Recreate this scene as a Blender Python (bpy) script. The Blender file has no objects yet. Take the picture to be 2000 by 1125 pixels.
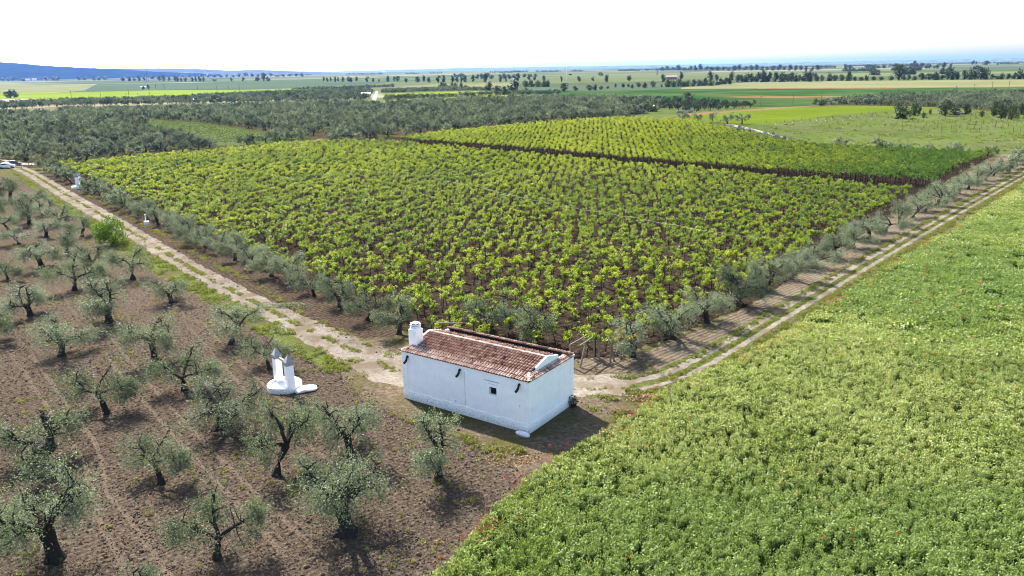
import bpy, bmesh, math, random
import numpy as np
from mathutils import Vector, Matrix

random.seed(7)
RNG = np.random.default_rng(11)
S = bpy.context.scene
COL = S.collection

# ------------------------------------------------------------------ camera
FPX, CAMZ, ROLL, YH = 1525.0, 25.0, math.radians(-1.0), 134.0
PITCH = math.atan((562.5 - YH) * math.cos(ROLL) / FPX)
CR, SR, CP, SP = math.cos(ROLL), math.sin(ROLL), math.cos(PITCH), math.sin(PITCH)
cam = bpy.data.objects.new("camera", bpy.data.cameras.new("camera"))
COL.objects.link(cam)
right = Vector((CR, SR * SP, SR * CP)); up = Vector((-SR, CR * SP, CR * CP)); fwd = Vector((0, CP, -SP))
m = Matrix((right, up, -fwd)).transposed().to_4x4()
m.translation = (0, 0, CAMZ)
cam.matrix_world = m
cam.data.sensor_width = 36
cam.data.lens = 36 * FPX / 2000
cam.data.clip_start = 0.5
cam.data.clip_end = 90000
S.camera = cam

# ------------------------------------------------------------------ sky, sun, exposure
SUN = Vector((-0.388, 0.612, 0.688)).normalized()
world = bpy.data.worlds.new("World"); S.world = world; world.use_nodes = True
wn = world.node_tree
sky = wn.nodes.new("ShaderNodeTexSky"); sky.sky_type = 'NISHITA'; sky.sun_disc = False
sky.sun_elevation = math.asin(SUN.z); sky.sun_rotation = math.atan2(SUN.x, SUN.y)
sky.dust_density = 1.8; sky.air_density = 1.0; sky.ozone_density = 1.2
wn.links.new(sky.outputs[0], wn.nodes["Background"].inputs[0])
wn.nodes["Background"].inputs[1].default_value = 0.12
sun = bpy.data.objects.new("sun", bpy.data.lights.new("sun", 'SUN'))
sun.data.energy = 5.0; sun.data.angle = math.radians(0.5); sun.data.color = (1.0, 0.95, 0.87)
sun.rotation_euler = SUN.to_track_quat('Z', 'Y').to_euler()
sun.location = (-60, 100, 120)
COL.objects.link(sun)
S.view_settings.view_transform = 'Standard'; S.view_settings.look = 'None'
S.view_settings.gamma = 1.0; S.view_settings.exposure = 1.7
S.view_settings.use_curve_mapping = False
S.render.engine = 'CYCLES'
S.cycles.max_bounces = 8; S.cycles.transparent_max_bounces = 4
S.cycles.volume_bounces = 0
S.cycles.filter_width = 1.05

# ------------------------------------------------------------------ pixel reading -> place on the ground
HC = np.array([52.0, 318.0]); HA, HSIG = 4.6, 62.0
def h(x, y):
    return HA * np.exp(-(((x - HC[0]) / (HSIG * 1.15)) ** 2 + ((y - HC[1]) / HSIG) ** 2))
def ray(u, v):
    x = (u - 1000) / FPX; y = (v - 562.5) / FPX
    xr = x * CR + y * SR; yr = -x * SR + y * CR
    return np.array([xr, CP - yr * SP, -SP - yr * CP])
def g(u, v, z=0.0):
    """ground point seen at photograph position u, v (2000 px wide)"""
    d = ray(u, v)
    if d[2] > -1e-4: d[2] = -1e-4
    t1 = (z - CAMZ) / d[2]
    t0 = (5.0 + z - CAMZ) / d[2]
    hit = None
    if abs(d[0] * t1 - HC[0]) < 400 and 120 < d[1] * t1 < 900:
        ts = np.linspace(t0, t1, 240)
        f = CAMZ + d[2] * ts - h(d[0] * ts, d[1] * ts) - z
        k = np.where(f <= 0)[0]
        if len(k): hit = ts[k[0]]
    t = t1 if hit is None else hit
    x, y = d[0] * t, d[1] * t
    return np.array([x, y, float(h(x, y))])
def proj(P):
    P = np.atleast_2d(np.asarray(P, float)) - np.array([0, 0, CAMZ])
    fw = P[:, 1] * CP - P[:, 2] * SP; upv = P[:, 1] * SP + P[:, 2] * CP
    fw = np.where(fw < 0.1, 0.1, fw)
    xr = P[:, 0] / fw; yr = -upv / fw
    return np.stack([1000 + FPX * (xr * CR - yr * SR), 562.5 + FPX * (xr * SR + yr * CR)], 1)
def inpoly(P, poly):
    P = np.atleast_2d(P); poly = np.asarray(poly, float)
    x, y = P[:, 0], P[:, 1]; c = np.zeros(len(P), bool); j = len(poly) - 1
    for i in range(len(poly)):
        xi, yi = poly[i]; xj, yj = poly[j]
        if yi != yj:
            c ^= ((yi > y) != (yj > y)) & (x < (xj - xi) * (y - yi) / (yj - yi) + xi)
        j = i
    return c
def gp(pl): return [tuple(g(u, v)[:2]) for u, v in pl]
def dens(pl, n=6):
    out = []
    for i in range(len(pl)):
        a, b = np.array(pl[i], float), np.array(pl[(i + 1) % len(pl)], float)
        for k in range(n): out.append(tuple(a + (b - a) * k / n))
    return out
_nz = np.random.default_rng(3).random((64, 64))
def vnoise(x, y):
    x = np.asarray(x, float); y = np.asarray(y, float)
    xi, yi = np.floor(x).astype(int), np.floor(y).astype(int)
    fx, fy = x - xi, y - yi; fx = fx * fx * (3 - 2 * fx); fy = fy * fy * (3 - 2 * fy)
    q = lambda i, j: _nz[i % 64, j % 64]
    return (q(xi, yi) * (1 - fx) + q(xi + 1, yi) * fx) * (1 - fy) + (q(xi, yi + 1) * (1 - fx) + q(xi + 1, yi + 1) * fx) * fy

# ------------------------------------------------------------------ materials
def newmat(name):
    mt = bpy.data.materials.new(name); mt.use_nodes = True
    nt = mt.node_tree; nt.nodes.clear()
    out = nt.nodes.new("ShaderNodeOutputMaterial")
    return mt, nt, out
def N(nt, t, **kw):
    n = nt.nodes.new(t)
    for k, v in kw.items():
        if hasattr(n, k): setattr(n, k, v)
        else: n.inputs[k.replace('_', ' ')].default_value = v
    return n
def L(nt, a, b): nt.links.new(a, b)
def ramp(nt, fac, stops):
    r = nt.nodes.new("ShaderNodeValToRGB"); e = r.color_ramp.elements
    while len(e) < len(stops): e.new(0.5)
    for i, (p, c) in enumerate(stops):
        e[i].position = p; e[i].color = (*c, 1)
    L(nt, fac, r.inputs[0]); return r.outputs[0]
def mix(nt, fac, a, b, mode='MIX'):
    n = nt.nodes.new("ShaderNodeMix"); n.data_type = 'RGBA'; n.blend_type = mode
    for sock, val in ((n.inputs[0], fac), (n.inputs[6], a), (n.inputs[7], b)):
        if isinstance(val, (int, float)): sock.default_value = val
        elif isinstance(val, tuple): sock.default_value = (*val, 1)
        else: L(nt, val, sock)
    return n.outputs[2]
def math_(nt, op, a, b=None):
    n = nt.nodes.new("ShaderNodeMath"); n.operation = op
    for i, v in enumerate((a, b)):
        if v is None: continue
        if isinstance(v, (int, float)): n.inputs[i].default_value = v
        else: L(nt, v, n.inputs[i])
    return n.outputs[0]
def pos(nt, scale=(1, 1, 1), rot=(0, 0, 0)):
    ge = nt.nodes.new("ShaderNodeNewGeometry"); mp = nt.nodes.new("ShaderNodeMapping")
    mp.inputs['Scale'].default_value = scale; mp.inputs['Rotation'].default_value = rot
    L(nt, ge.outputs['Position'], mp.inputs[0]); return mp.outputs[0]
def noise(nt, vec, scale, detail=4, rough=0.6):
    n = nt.nodes.new("ShaderNodeTexNoise"); n.inputs['Scale'].default_value = scale
    n.inputs['Detail'].default_value = detail; n.inputs['Roughness'].default_value = rough
    L(nt, vec, n.inputs['Vector']); return n.outputs['Fac']
def finish(nt, out, col, rough=0.9, bump=None, bs=0.5, bd=0.1, spec=0.2):
    p = nt.nodes.new("ShaderNodeBsdfPrincipled")
    if isinstance(col, tuple): p.inputs['Base Color'].default_value = (*col, 1)
    else: L(nt, col, p.inputs['Base Color'])
    p.inputs['Roughness'].default_value = rough
    p.inputs['Specular IOR Level'].default_value = spec
    if bump is not None:
        b = nt.nodes.new("ShaderNodeBump"); b.inputs['Strength'].default_value = bs; b.inputs['Distance'].default_value = bd
        L(nt, bump, b.inputs['Height']); L(nt, b.outputs[0], p.inputs['Normal'])
    L(nt, p.outputs[0], out.inputs[0])
    return p
# reflectance scale of the distant fields, set against the exposure
GK = {"green_wheat": .50, "meadow_grass": .46, "young_wheat": .38, "ripe_wheat": .52, "yellow_green_field": .5, "blue_green_field": .45, "pale_earth": .6, "dry_grass_strip": .55, "far_vine_rows": .6, "young_vine_rows": .6, "brown_bank": .5, "poppy_strip": .5, "grove_floor": .6, "white_gravel": .5, "track_dirt": .66}
def ground_mat(name, c0, c1, c2, big=0.08, fine=2.2, bs=0.6, bd=0.15, furrow=None, fs=6.0, c3=None, patch=0.02):
    """earth or low vegetation: two noise scales of colour, fine relief, optional furrows (angle, width m)"""
    mt, nt, out = newmat(name)
    k = GK.get(name, .74); c0, c1, c2 = (tuple(x * k for x in c) for c in (c0, c1, c2)); c3 = c3 and tuple(x * k for x in c3)
    v = pos(nt)
    n1 = noise(nt, v, big, 5, .6); n2 = noise(nt, v, fine, 5, .7)
    a = ramp(nt, n2, [(.3, c0), (.5, c1), (.72, c2)])
    if c3: a = mix(nt, ramp(nt, n1, [(.45, (0, 0, 0)), (.62, (1, 1, 1))]), a, c3)
    n3 = noise(nt, v, patch, 3, .5)
    a = mix(nt, .5, a, ramp(nt, n3, [(.3, (.35, .35, .35)), (.7, (.66, .66, .66))]), 'OVERLAY')
    hgt = math_(nt, 'ADD', n2, math_(nt, 'MULTIPLY', noise(nt, v, fine * 4, 3, .7), .35))
    if furrow:
        ang, wd = furrow
        w = nt.nodes.new("ShaderNodeTexWave"); w.wave_type = 'BANDS'; w.bands_direction = 'X'
        w.inputs['Scale'].default_value = 1.0; w.inputs['Distortion'].default_value = 1.8
        w.inputs['Detail'].default_value = 2; w.inputs['Detail Scale'].default_value = .6
        L(nt, pos(nt, (.314 / wd,) * 3, (0, 0, ang)), w.inputs['Vector'])
        hgt = math_(nt, 'ADD', hgt, math_(nt, 'MULTIPLY', w.outputs['Fac'], fs * .1))
        a = mix(nt, .25, a, ramp(nt, w.outputs['Fac'], [(.2, (.3, .3, .3)), (.8, (.68, .68, .68))]), 'OVERLAY')
    finish(nt, out, a, 1.0, hgt, bs, bd, 0.0)
    return mt
def leaf_mat(name, dark, mid, light, trans, tf=.4, rough=.5, spec=.3, tcol=(0, 0, 0)):
    """leaves: colour per leaf ('v'), per plant (random, 'tint'), light passing through"""
    mt, nt, out = newmat(name)
    dark, mid, light, tcol = (tuple(x * .76 for x in c) for c in (dark, mid, light, tcol))
    at = nt.nodes.new("ShaderNodeAttribute"); at.attribute_name = "v"
    ti = nt.nodes.new("ShaderNodeAttribute"); ti.attribute_name = "tint"; ti.attribute_type = 'INSTANCER'
    oi = nt.nodes.new("ShaderNodeObjectInfo")
    f = math_(nt, 'ADD', at.outputs['Fac'], math_(nt, 'MULTIPLY', math_(nt, 'SUBTRACT', oi.outputs['Random'], .5), .3))
    col = ramp(nt, f, [(.1, dark), (.5, mid), (.92, light)])
    tm = math_(nt, 'MULTIPLY', ti.outputs['Fac'], 1.0)
    n = nt.nodes.new("ShaderNodeMix"); n.data_type = 'RGBA'; n.clamp_factor = True
    L(nt, tm, n.inputs[0]); L(nt, col, n.inputs[6]); n.inputs[7].default_value = (*tcol, 1)
    col = n.outputs[2]
    p = nt.nodes.new("ShaderNodeBsdfPrincipled"); L(nt, col, p.inputs['Base Color'])
    p.inputs['Roughness'].default_value = rough; p.inputs['Specular IOR Level'].default_value = spec
    t = nt.nodes.new("ShaderNodeBsdfTranslucent")
    L(nt, mix(nt, 1.0, col, trans, 'MULTIPLY'), t.inputs[0])
    mx = nt.nodes.new("ShaderNodeMixShader"); mx.inputs[0].default_value = tf
    L(nt, p.outputs[0], mx.inputs[1]); L(nt, t.outputs[0], mx.inputs[2]); L(nt, mx.outputs[0], out.inputs[0])
    return mt
def plain(name, col, rough=.7, spec=.3, var=.25, sc=3.0, bump=.2, bd=.02, metal=0):
    mt, nt, out = newmat(name)
    tc = nt.nodes.new("ShaderNodeTexCoord")
    n = noise(nt, tc.outputs['Object'], sc, 5, .65)
    c = ramp(nt, n, [(.25, tuple(x * (1 - var) for x in col)), (.75, tuple(min(1, x * (1 + var)) for x in col))])
    p = finish(nt, out, c, rough, n, bump, bd, spec); p.inputs['Metallic'].default_value = metal
    return mt

AZ = math.radians(-38.7)                       # grid of the vineyard, parallel to the left track
E1 = np.array([math.sin(AZ), math.cos(AZ)]); E2 = np.array([E1[1], -E1[0]])
M = {}
M['soil'] = ground_mat("tilled_soil", (.058, .043, .031), (.122, .093, .068), (.275, .217, .162), .12, 3.6, 1.0, .25, (math.radians(50), .38), 1.3, None, .03)
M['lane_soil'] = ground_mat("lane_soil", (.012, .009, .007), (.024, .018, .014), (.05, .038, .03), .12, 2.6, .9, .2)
M['wheel_mark'] = ground_mat("wheel_mark", (.07, .052, .037), (.12, .092, .067), (.2, .157, .115), .12, 3.6, .7, .1)
M['verge_soil'] = ground_mat("verge_soil", (.038, .027, .019), (.082, .06, .043), (.175, .132, .095), .15, 2.6, .9, .2, (AZ * -1 + math.radians(0), .55), 4.0, None, .03)
M['tan_soil'] = ground_mat("tan_soil", (.075, .056, .037), (.15, .117, .083), (.25, .205, .15), .15, 2.4, .9, .18, (math.radians(47), .5), 3.5, (.19, .16, .115), .04)
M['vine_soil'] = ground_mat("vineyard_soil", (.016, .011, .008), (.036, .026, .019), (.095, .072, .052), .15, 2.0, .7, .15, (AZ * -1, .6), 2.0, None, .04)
M['yard'] = ground_mat("yard_earth", (.06, .043, .028), (.12, .093, .064), (.24, .19, .13), .25, 2.6, .7, .1, None, 1, (.085, .08, .03), .06)
M['track'] = ground_mat("track_dirt", (.15, .122, .095), (.25, .215, .175), (.34, .3, .255), .35, 2.4, .35, .06, None, 1, (.17, .135, .095), .1)
M['white_track'] = ground_mat("white_gravel", (.36, .33, .29), (.45, .42, .38), (.52, .49, .45), .2, 1.5, .3, .05)
M['grassy'] = ground_mat("grass_earth", (.04, .055, .014), (.09, .12, .026), (.16, .165, .06), .3, 2.4, .6, .1, None, 1, (.1, .078, .05), .06)
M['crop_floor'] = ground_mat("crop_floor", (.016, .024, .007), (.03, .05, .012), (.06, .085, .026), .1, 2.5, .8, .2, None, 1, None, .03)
M['grove_floor'] = ground_mat("grove_floor", (.04, .029, .02), (.075, .056, .038), (.11, .095, .05), .05, .6, .5, .15, None, 1, (.07, .085, .028), .02)
M['wheat_green'] = ground_mat("green_wheat", (.11, .17, .014), (.155, .215, .02), (.2, .245, .034), .02, .5, .5, .1, (math.radians(80), 2.5), 2, None, .02)
M['meadow'] = ground_mat("meadow_grass", (.06, .115, .022), (.13, .19, .04), (.21, .225, .08), .07, .35, .8, .3, None, 1, (.18, .195, .085), .03)
M['wheat_dark'] = ground_mat("young_wheat", (.035, .11, .03), (.06, .15, .04), (.1, .17, .055), .012, .25, .4, .1, (math.radians(92), 6.0), 2, (.14, .19, .07), .006)
M['wheat_pale'] = ground_mat("ripe_wheat", (.21, .21, .1), (.27, .265, .135), (.33, .31, .17), .01, .2, .3, .1, (math.radians(86), 8.0), 2, (.22, .255, .11), .006)
M['wheat_yellow'] = ground_mat("yellow_green_field", (.19, .27, .03), (.25, .34, .045), (.31, .38, .07), .01, .2, .3, .1, (math.radians(82), 7.0), 2, None, .006)
M['blue_green'] = ground_mat("blue_green_field", (.09, .14, .09), (.13, .18, .11), (.17, .205, .13), .008, .15, .3, .1, (math.radians(75), 9.0), 2, None, .004)
M['pale_earth'] = ground_mat("pale_earth", (.34, .3, .25), (.42, .38, .32), (.5, .45, .39), .02, .3, .3, .1)
M['dry_strip'] = ground_mat("dry_grass_strip", (.14, .13, .07), (.2, .185, .11), (.27, .245, .15), .03, .4, .4, .1, None, 1, (.14, .175, .05), .02)
M['poppy_ground'] = ground_mat("poppy_strip", (.26, .12, .06), (.32, .15, .075), (.26, .18, .08), .05, .5, .4, .1, None, 1, (.22, .2, .08), .05)
M['brown_bank'] = ground_mat("brown_bank", (.2, .11, .06), (.28, .17, .1), (.34, .24, .14), .05, .5, .4, .1)
M['far_vine'] = ground_mat("far_vine_rows", (.14, .2, .018), (.21, .265, .024), (.26, .3, .038), .03, .4, .8, .3, (math.radians(-42), 5.0), 9, None, .02)
M['young_vine'] = ground_mat("young_vine_rows", (.06, .085, .035), (.11, .14, .055), (.155, .18, .078), .05, .8, .5, .15, None, 1, None, .02)

def terrain_mat():
    mt, nt, out = newmat("plain_fields")
    v = pos(nt, (1, 1, 0))
    n = nt.nodes.new("ShaderNodeTexVoronoi"); n.inputs['Scale'].default_value = 1.0; n.inputs['Randomness'].default_value = .9
    L(nt, pos(nt, (1 / 700., 1 / 520., 0), (0, 0, .35)), n.inputs['Vector'])
    sep = nt.nodes.new("ShaderNodeSeparateColor"); L(nt, n.outputs['Color'], sep.inputs[0])
    patch = ramp(nt, sep.outputs[0], [(0., (.03, .055, .024)), (.2, (.11, .12, .055)), (.4, (.045, .075, .03)), (.6, (.19, .17, .11)), (.8, (.02, .038, .022)), (1., (.13, .14, .07))])
    fineN = noise(nt, v, .01, 5, .6)
    patch = mix(nt, .45, patch, ramp(nt, fineN, [(.3, (.3, .3, .3)), (.7, (.7, .7, .7))]), 'OVERLAY')
    nearc = ramp(nt, noise(nt, v, .9, 5, .65), [(.3, (.04, .038, .016)), (.5, (.075, .07, .03)), (.7, (.11, .105, .048))])
    ge = nt.nodes.new("ShaderNodeNewGeometry"); sx = nt.nodes.new("ShaderNodeSeparateXYZ"); L(nt, ge.outputs['Position'], sx.inputs[0])
    fac = ramp(nt, math_(nt, 'DIVIDE', sx.outputs[1], 1500.), [(.35, (0, 0, 0)), (.42, (1, 1, 1))])
    finish(nt, out, mix(nt, fac, nearc, patch), .95, noise(nt, v, 1.5, 4, .7), .4, .12, 0.0)
    return mt
M['terrain'] = terrain_mat()

M['olive'] = leaf_mat("olive_leaf", (.065, .085, .042), (.215, .248, .15), (.42, .46, .34), (.9, 1.0, .55), .35, .5, .18, (.035, .062, .045))
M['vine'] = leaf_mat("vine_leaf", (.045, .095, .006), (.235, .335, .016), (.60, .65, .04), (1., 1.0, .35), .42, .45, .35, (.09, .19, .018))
M['bush'] = leaf_mat("bush_leaf", (.02, .035, .014), (.045, .07, .024), (.1, .135, .045), (.8, .95, .4), .3, .45, .35, (.13, .17, .03))
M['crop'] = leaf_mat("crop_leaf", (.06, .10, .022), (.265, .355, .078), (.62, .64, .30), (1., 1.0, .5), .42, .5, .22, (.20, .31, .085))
M['grass'] = leaf_mat("grass_blade", (.07, .11, .015), (.17, .22, .03), (.32, .34, .09), (1, 1, .4), .4, .5, .2, (.36, .30, .14))
M['poppy'] = leaf_mat("poppy_petal", (.45, .03, .012), (.6, .06, .02), (.65, .11, .04), (1, .5, .4), .35, .5, .1)
M['straw'] = leaf_mat("straw", (.2, .13, .06), (.36, .25, .13), (.5, .38, .22), (1, .9, .6), .15, .7, .1)
M['bark'] = plain("bark", (.03, .025, .022), .9, .1, .6, 9.0, .8, .05)
M['vine_bark'] = plain("vine_bark", (.03, .022, .017), .95, .05, .5, 12, .6, .02)
M['stake'] = plain("grey_wood", (.20, .155, .12), .85, .1, .35, 14, .5, .01)
M['clod'] = plain("earth_clod", (.115, .083, .058), .95, .05, .45, 5, .6, .05)
M['dark_wood'] = plain("dark_pole", (.09, .075, .065), .85, .1, .3, 5, .3, .01)
M['tile'] = None

# ------------------------------------------------------------------ object helpers
def tag(o, label=None, cat=None, group=None, kind=None):
    if label: o['label'] = label
    if cat: o['category'] = cat
    if group: o['group'] = group
    if kind: o['kind'] = kind
    return o
def link(name, me, parent=None, mats=None):
    o = bpy.data.objects.new(name, me); COL.objects.link(o)
    if parent is not None: o.parent = parent
    if mats:
        me.materials.clear()
        for mm in mats: me.materials.append(mm)
    return o
def empty(name, loc, rz=0.0, sc=1.0):
    o = bpy.data.objects.new(name, None); COL.objects.link(o)
    o.location = loc; o.rotation_euler = (0, 0, rz); o.scale = (sc,) * 3; o.empty_display_size = .3
    return o
class MB:
    """collects quads/tris with per-face material index and value 'v'"""
    def __init__(s): s.V = []; s.F = []; s.m = []; s.v = []; s.n = 0
    def add(s, V, F, mi=0, val=.5):
        V = [tuple(map(float, p)) for p in V]
        s.V += V; s.F += [tuple(i + s.n for i in f) for f in F]
        s.m += [mi] * len(F); s.v += (list(val) if hasattr(val, '__len__') else [val] * len(F)); s.n += len(V)
        return s
    def box(s, c, d, rz=0., mi=0, val=.5, taper=1.0):
        x, y, z = d[0] / 2, d[1] / 2, d[2] / 2; cs, sn = math.cos(rz), math.sin(rz); V = []
        for k in range(8):
            sx, sy, sz = (1 if k & 1 else -1), (1 if k & 2 else -1), (1 if k & 4 else -1)
            t = taper if sz > 0 else 1
            px, py = sx * x * t, sy * y * t
            V.append((c[0] + px * cs - py * sn, c[1] + px * sn + py * cs, c[2] + sz * z))
        return s.add(V, [(0, 2, 3, 1), (4, 5, 7, 6), (0, 1, 5, 4), (2, 6, 7, 3), (0, 4, 6, 2), (1, 3, 7, 5)], mi, val)
    def tube(s, P, R, n=6, mi=0, val=.5, cap=True):
        P = [np.array(p, float) for p in P]; V = []; F = []
        for i, p in enumerate(P):
            d = P[min(i + 1, len(P) - 1)] - P[max(i - 1, 0)]; d = d / (np.linalg.norm(d) + 1e-9)
            a = np.cross(d, (0, 0, 1.0) if abs(d[2]) < .9 else (1.0, 0, 0)); a /= np.linalg.norm(a); b = np.cross(d, a)
            for k in range(n):
                t = 2 * math.pi * k / n; V.append(p + R[i] * (math.cos(t) * a + math.sin(t) * b))
        for i in range(len(P) - 1):
            for k in range(n):
                F.append((i * n + k, i * n + (k + 1) % n, (i + 1) * n + (k + 1) % n, (i + 1) * n + k))
        if cap:
            F.append(tuple(range(n))[::-1]); F.append(tuple((len(P) - 1) * n + k for k in range(n)))
        return s.add(V, F, mi, val)
    def lathe(s, prof, n=24, c=(0, 0, 0), mi=0, val=.5, caps=True):
        V = []; F = []
        for r, z in prof:
            for k in range(n):
                t = 2 * math.pi * k / n; V.append((c[0] + r * math.cos(t), c[1] + r * math.sin(t), c[2] + z))
        for i in range(len(prof) - 1):
            for k in range(n): F.append((i * n + k, i * n + (k + 1) % n, (i + 1) * n + (k + 1) % n, (i + 1) * n + k))
        if caps:
            F.append(tuple(range(n))[::-1]); F.append(tuple((len(prof) - 1) * n + k for k in range(n)))
        return s.add(V, F, mi, val)
    def mesh(s, name, mats=(), smooth=False):
        me = bpy.data.meshes.new(name); me.from_pydata(s.V, [], s.F)
        me.polygons.foreach_set("material_index", s.m)
        if smooth: me.polygons.foreach_set("use_smooth", [True] * len(s.F))
        a = me.attributes.new("v", 'FLOAT', 'FACE'); a.data.foreach_set("value", s.v)
        for mm in mats: me.materials.append(mm)
        me.update(); return me
    def build(s, name, mat, parent=None, smooth=False):
        return link(name, s.mesh(name, [mat] if not isinstance(mat, (list, tuple)) else mat, smooth), parent)
def leaf_arrays(C, D, Lg, Wd, rng):
    """rhombic leaves: centres C, directions D"""
    n = len(C); D = D / (np.linalg.norm(D, axis=1, keepdims=True) + 1e-9)
    r = rng.normal(size=(n, 3)); W = np.cross(D, r); W /= (np.linalg.norm(W, axis=1, keepdims=True) + 1e-9)
    Lg = np.broadcast_to(Lg, (n,))[:, None]; Wd = np.broadcast_to(Wd, (n,))[:, None]
    V = np.stack([C - D * Lg / 2, C + W * Wd / 2 - D * Lg * .05, C + D * Lg / 2, C - W * Wd / 2 - D * Lg * .05], 1).reshape(-1, 3)
    F = np.arange(n * 4).reshape(n, 4)
    return V, F
def leaf_mesh(name, V, F, mat, val, extra=None):
    """mesh of leaves, optionally joined with an MB 'extra' (material slot 1)"""
    mb = None
    V = np.asarray(V, np.float32); nF = len(F)
    me = bpy.data.meshes.new(name)
    EV = np.zeros((0, 3), np.float32); EF = []
    if extra is not None:
        EV = np.asarray(extra.V, np.float32); EF = [tuple(i + len(V) for i in f) for f in extra.F]
    AV = np.concatenate([V, EV]); me.vertices.add(len(AV)); me.vertices.foreach_set("co", AV.ravel())
    loops = list(np.asarray(F).ravel()) + [i for f in EF for i in f]
    starts = list(np.arange(nF) * 4); p = nF * 4
    for f in EF: starts.append(p); p += len(f)
    me.loops.add(len(loops)); me.loops.foreach_set("vertex_index", np.asarray(loops, np.int32))
    me.polygons.add(len(starts)); me.polygons.foreach_set("loop_start", np.asarray(starts, np.int32))
    me.polygons.foreach_set("material_index", np.asarray([0] * nF + [1] * len(EF), np.int32))
    me.update(calc_edges=True); me.validate()
    a = me.attributes.new("v", 'FLOAT', 'FACE')
    a.data.foreach_set("value", np.concatenate([np.asarray(val, np.float32), np.full(len(EF), .5, np.float32)]))
    for mm in (mat if isinstance(mat, (list, tuple)) else [mat]): me.materials.append(mm)
    return me

# ---- geometry-node scatter for the countless things
def variants(name, meshes):
    c = bpy.data.collections.new(name)
    for i, me in enumerate(meshes):
        o = bpy.data.objects.new("%s_%02d" % (name, i), me); c.objects.link(o)
    return c
def scatter(name, P, rot, scl, idx, coll, tint=None, label=None, cat=None):
    P = np.asarray(P, np.float32); n = len(P)
    me = bpy.data.meshes.new(name); me.vertices.add(n); me.vertices.foreach_set("co", P.ravel())
    rot = np.asarray(rot, np.float32)
    if rot.ndim == 1: rot = np.stack([np.zeros(n), np.zeros(n), rot], 1).astype(np.float32)
    a = me.attributes.new("rot", 'FLOAT_VECTOR', 'POINT'); a.data.foreach_set("vector", rot.ravel())
    scl = np.asarray(scl, np.float32)
    if scl.ndim == 1: scl = np.repeat(scl[:, None], 3, 1)
    a = me.attributes.new("scl", 'FLOAT_VECTOR', 'POINT'); a.data.foreach_set("vector", np.ascontiguousarray(scl).ravel())
    a = me.attributes.new("idx", 'INT', 'POINT'); a.data.foreach_set("value", np.asarray(idx, np.int32))
    a = me.attributes.new("tint", 'FLOAT', 'POINT'); a.data.foreach_set("value", np.asarray(np.zeros(n) if tint is None else tint, np.float32))
    o = link(name, me)
    ng = bpy.data.node_groups.new(name + "_nodes", 'GeometryNodeTree')
    ng.interface.new_socket("Geometry", in_out='INPUT', socket_type='NodeSocketGeometry')
    ng.interface.new_socket("Geometry", in_out='OUTPUT', socket_type='NodeSocketGeometry')
    gi = ng.nodes.new("NodeGroupInput"); go = ng.nodes.new("NodeGroupOutput")
    ci = ng.nodes.new("GeometryNodeCollectionInfo"); ci.inputs['Collection'].default_value = coll
    ci.inputs['Separate Children'].default_value = True; ci.inputs['Reset Children'].default_value = True
    ip = ng.nodes.new("GeometryNodeInstanceOnPoints"); ip.inputs['Pick Instance'].default_value = True
    def na(nm, ty):
        q = ng.nodes.new("GeometryNodeInputNamedAttribute"); q.data_type = ty; q.inputs[0].default_value = nm; return q.outputs[0]
    er = ng.nodes.new("FunctionNodeEulerToRotation")
    ng.links.new(na("rot", 'FLOAT_VECTOR'), er.inputs[0])
    ng.links.new(gi.outputs[0], ip.inputs['Points']); ng.links.new(ci.outputs[0], ip.inputs['Instance'])
    ng.links.new(na("idx", 'INT'), ip.inputs['Instance Index']); ng.links.new(er.outputs[0], ip.inputs['Rotation'])
    ng.links.new(na("scl", 'FLOAT_VECTOR'), ip.inputs['Scale']); ng.links.new(ip.outputs[0], go.inputs[0])
    md = o.modifiers.new("scatter", 'NODES'); md.node_group = ng
    tag(o, label, cat, None, 'stuff')
    return o
def sample(poly, density, rng=RNG, jit=True):
    """random ground points inside a ground polygon"""
    P = np.asarray(poly); lo, hi = P.min(0), P.max(0); n = int((hi - lo).prod() * density)
    Q = rng.random((n, 2)) * (hi - lo) + lo
    return Q[inpoly(Q, P)]
def lift(Q, dz=0.0): return np.concatenate([Q, (h(Q[:, 0], Q[:, 1]) + dz)[:, None]], 1)

# ------------------------------------------------------------------ ground sheets
def terrain():
    def axis(lo, hi, step, far):
        a = list(np.arange(lo, hi + .1, step)); s = step
        while a[-1] < far: s *= 1.35; a.append(a[-1] + s)
        s = step
        while a[0] > -far: s *= 1.35; a.insert(0, a[0] - s)
        return np.array(a)
    X = axis(-160, 260, 4, 42000); Y = axis(0, 560, 4, 42000)
    gx, gy = np.meshgrid(X, Y); gz = h(gx, gy)
    V = np.stack([gx, gy, gz], -1).reshape(-1, 3); nx = len(X)
    i = np.arange(len(Y) - 1)[:, None] * nx + np.arange(nx - 1)[None]
    F = np.stack([i, i + 1, i + nx + 1, i + nx], -1).reshape(-1, 4)
    me = bpy.data.meshes.new("ground"); me.from_pydata(V.tolist(), [], F.tolist()); me.materials.append(M['terrain'])
    tag(link("ground", me), "wide flat plain of fields reaching the horizon", None, None, 'structure')
terrain()
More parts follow.
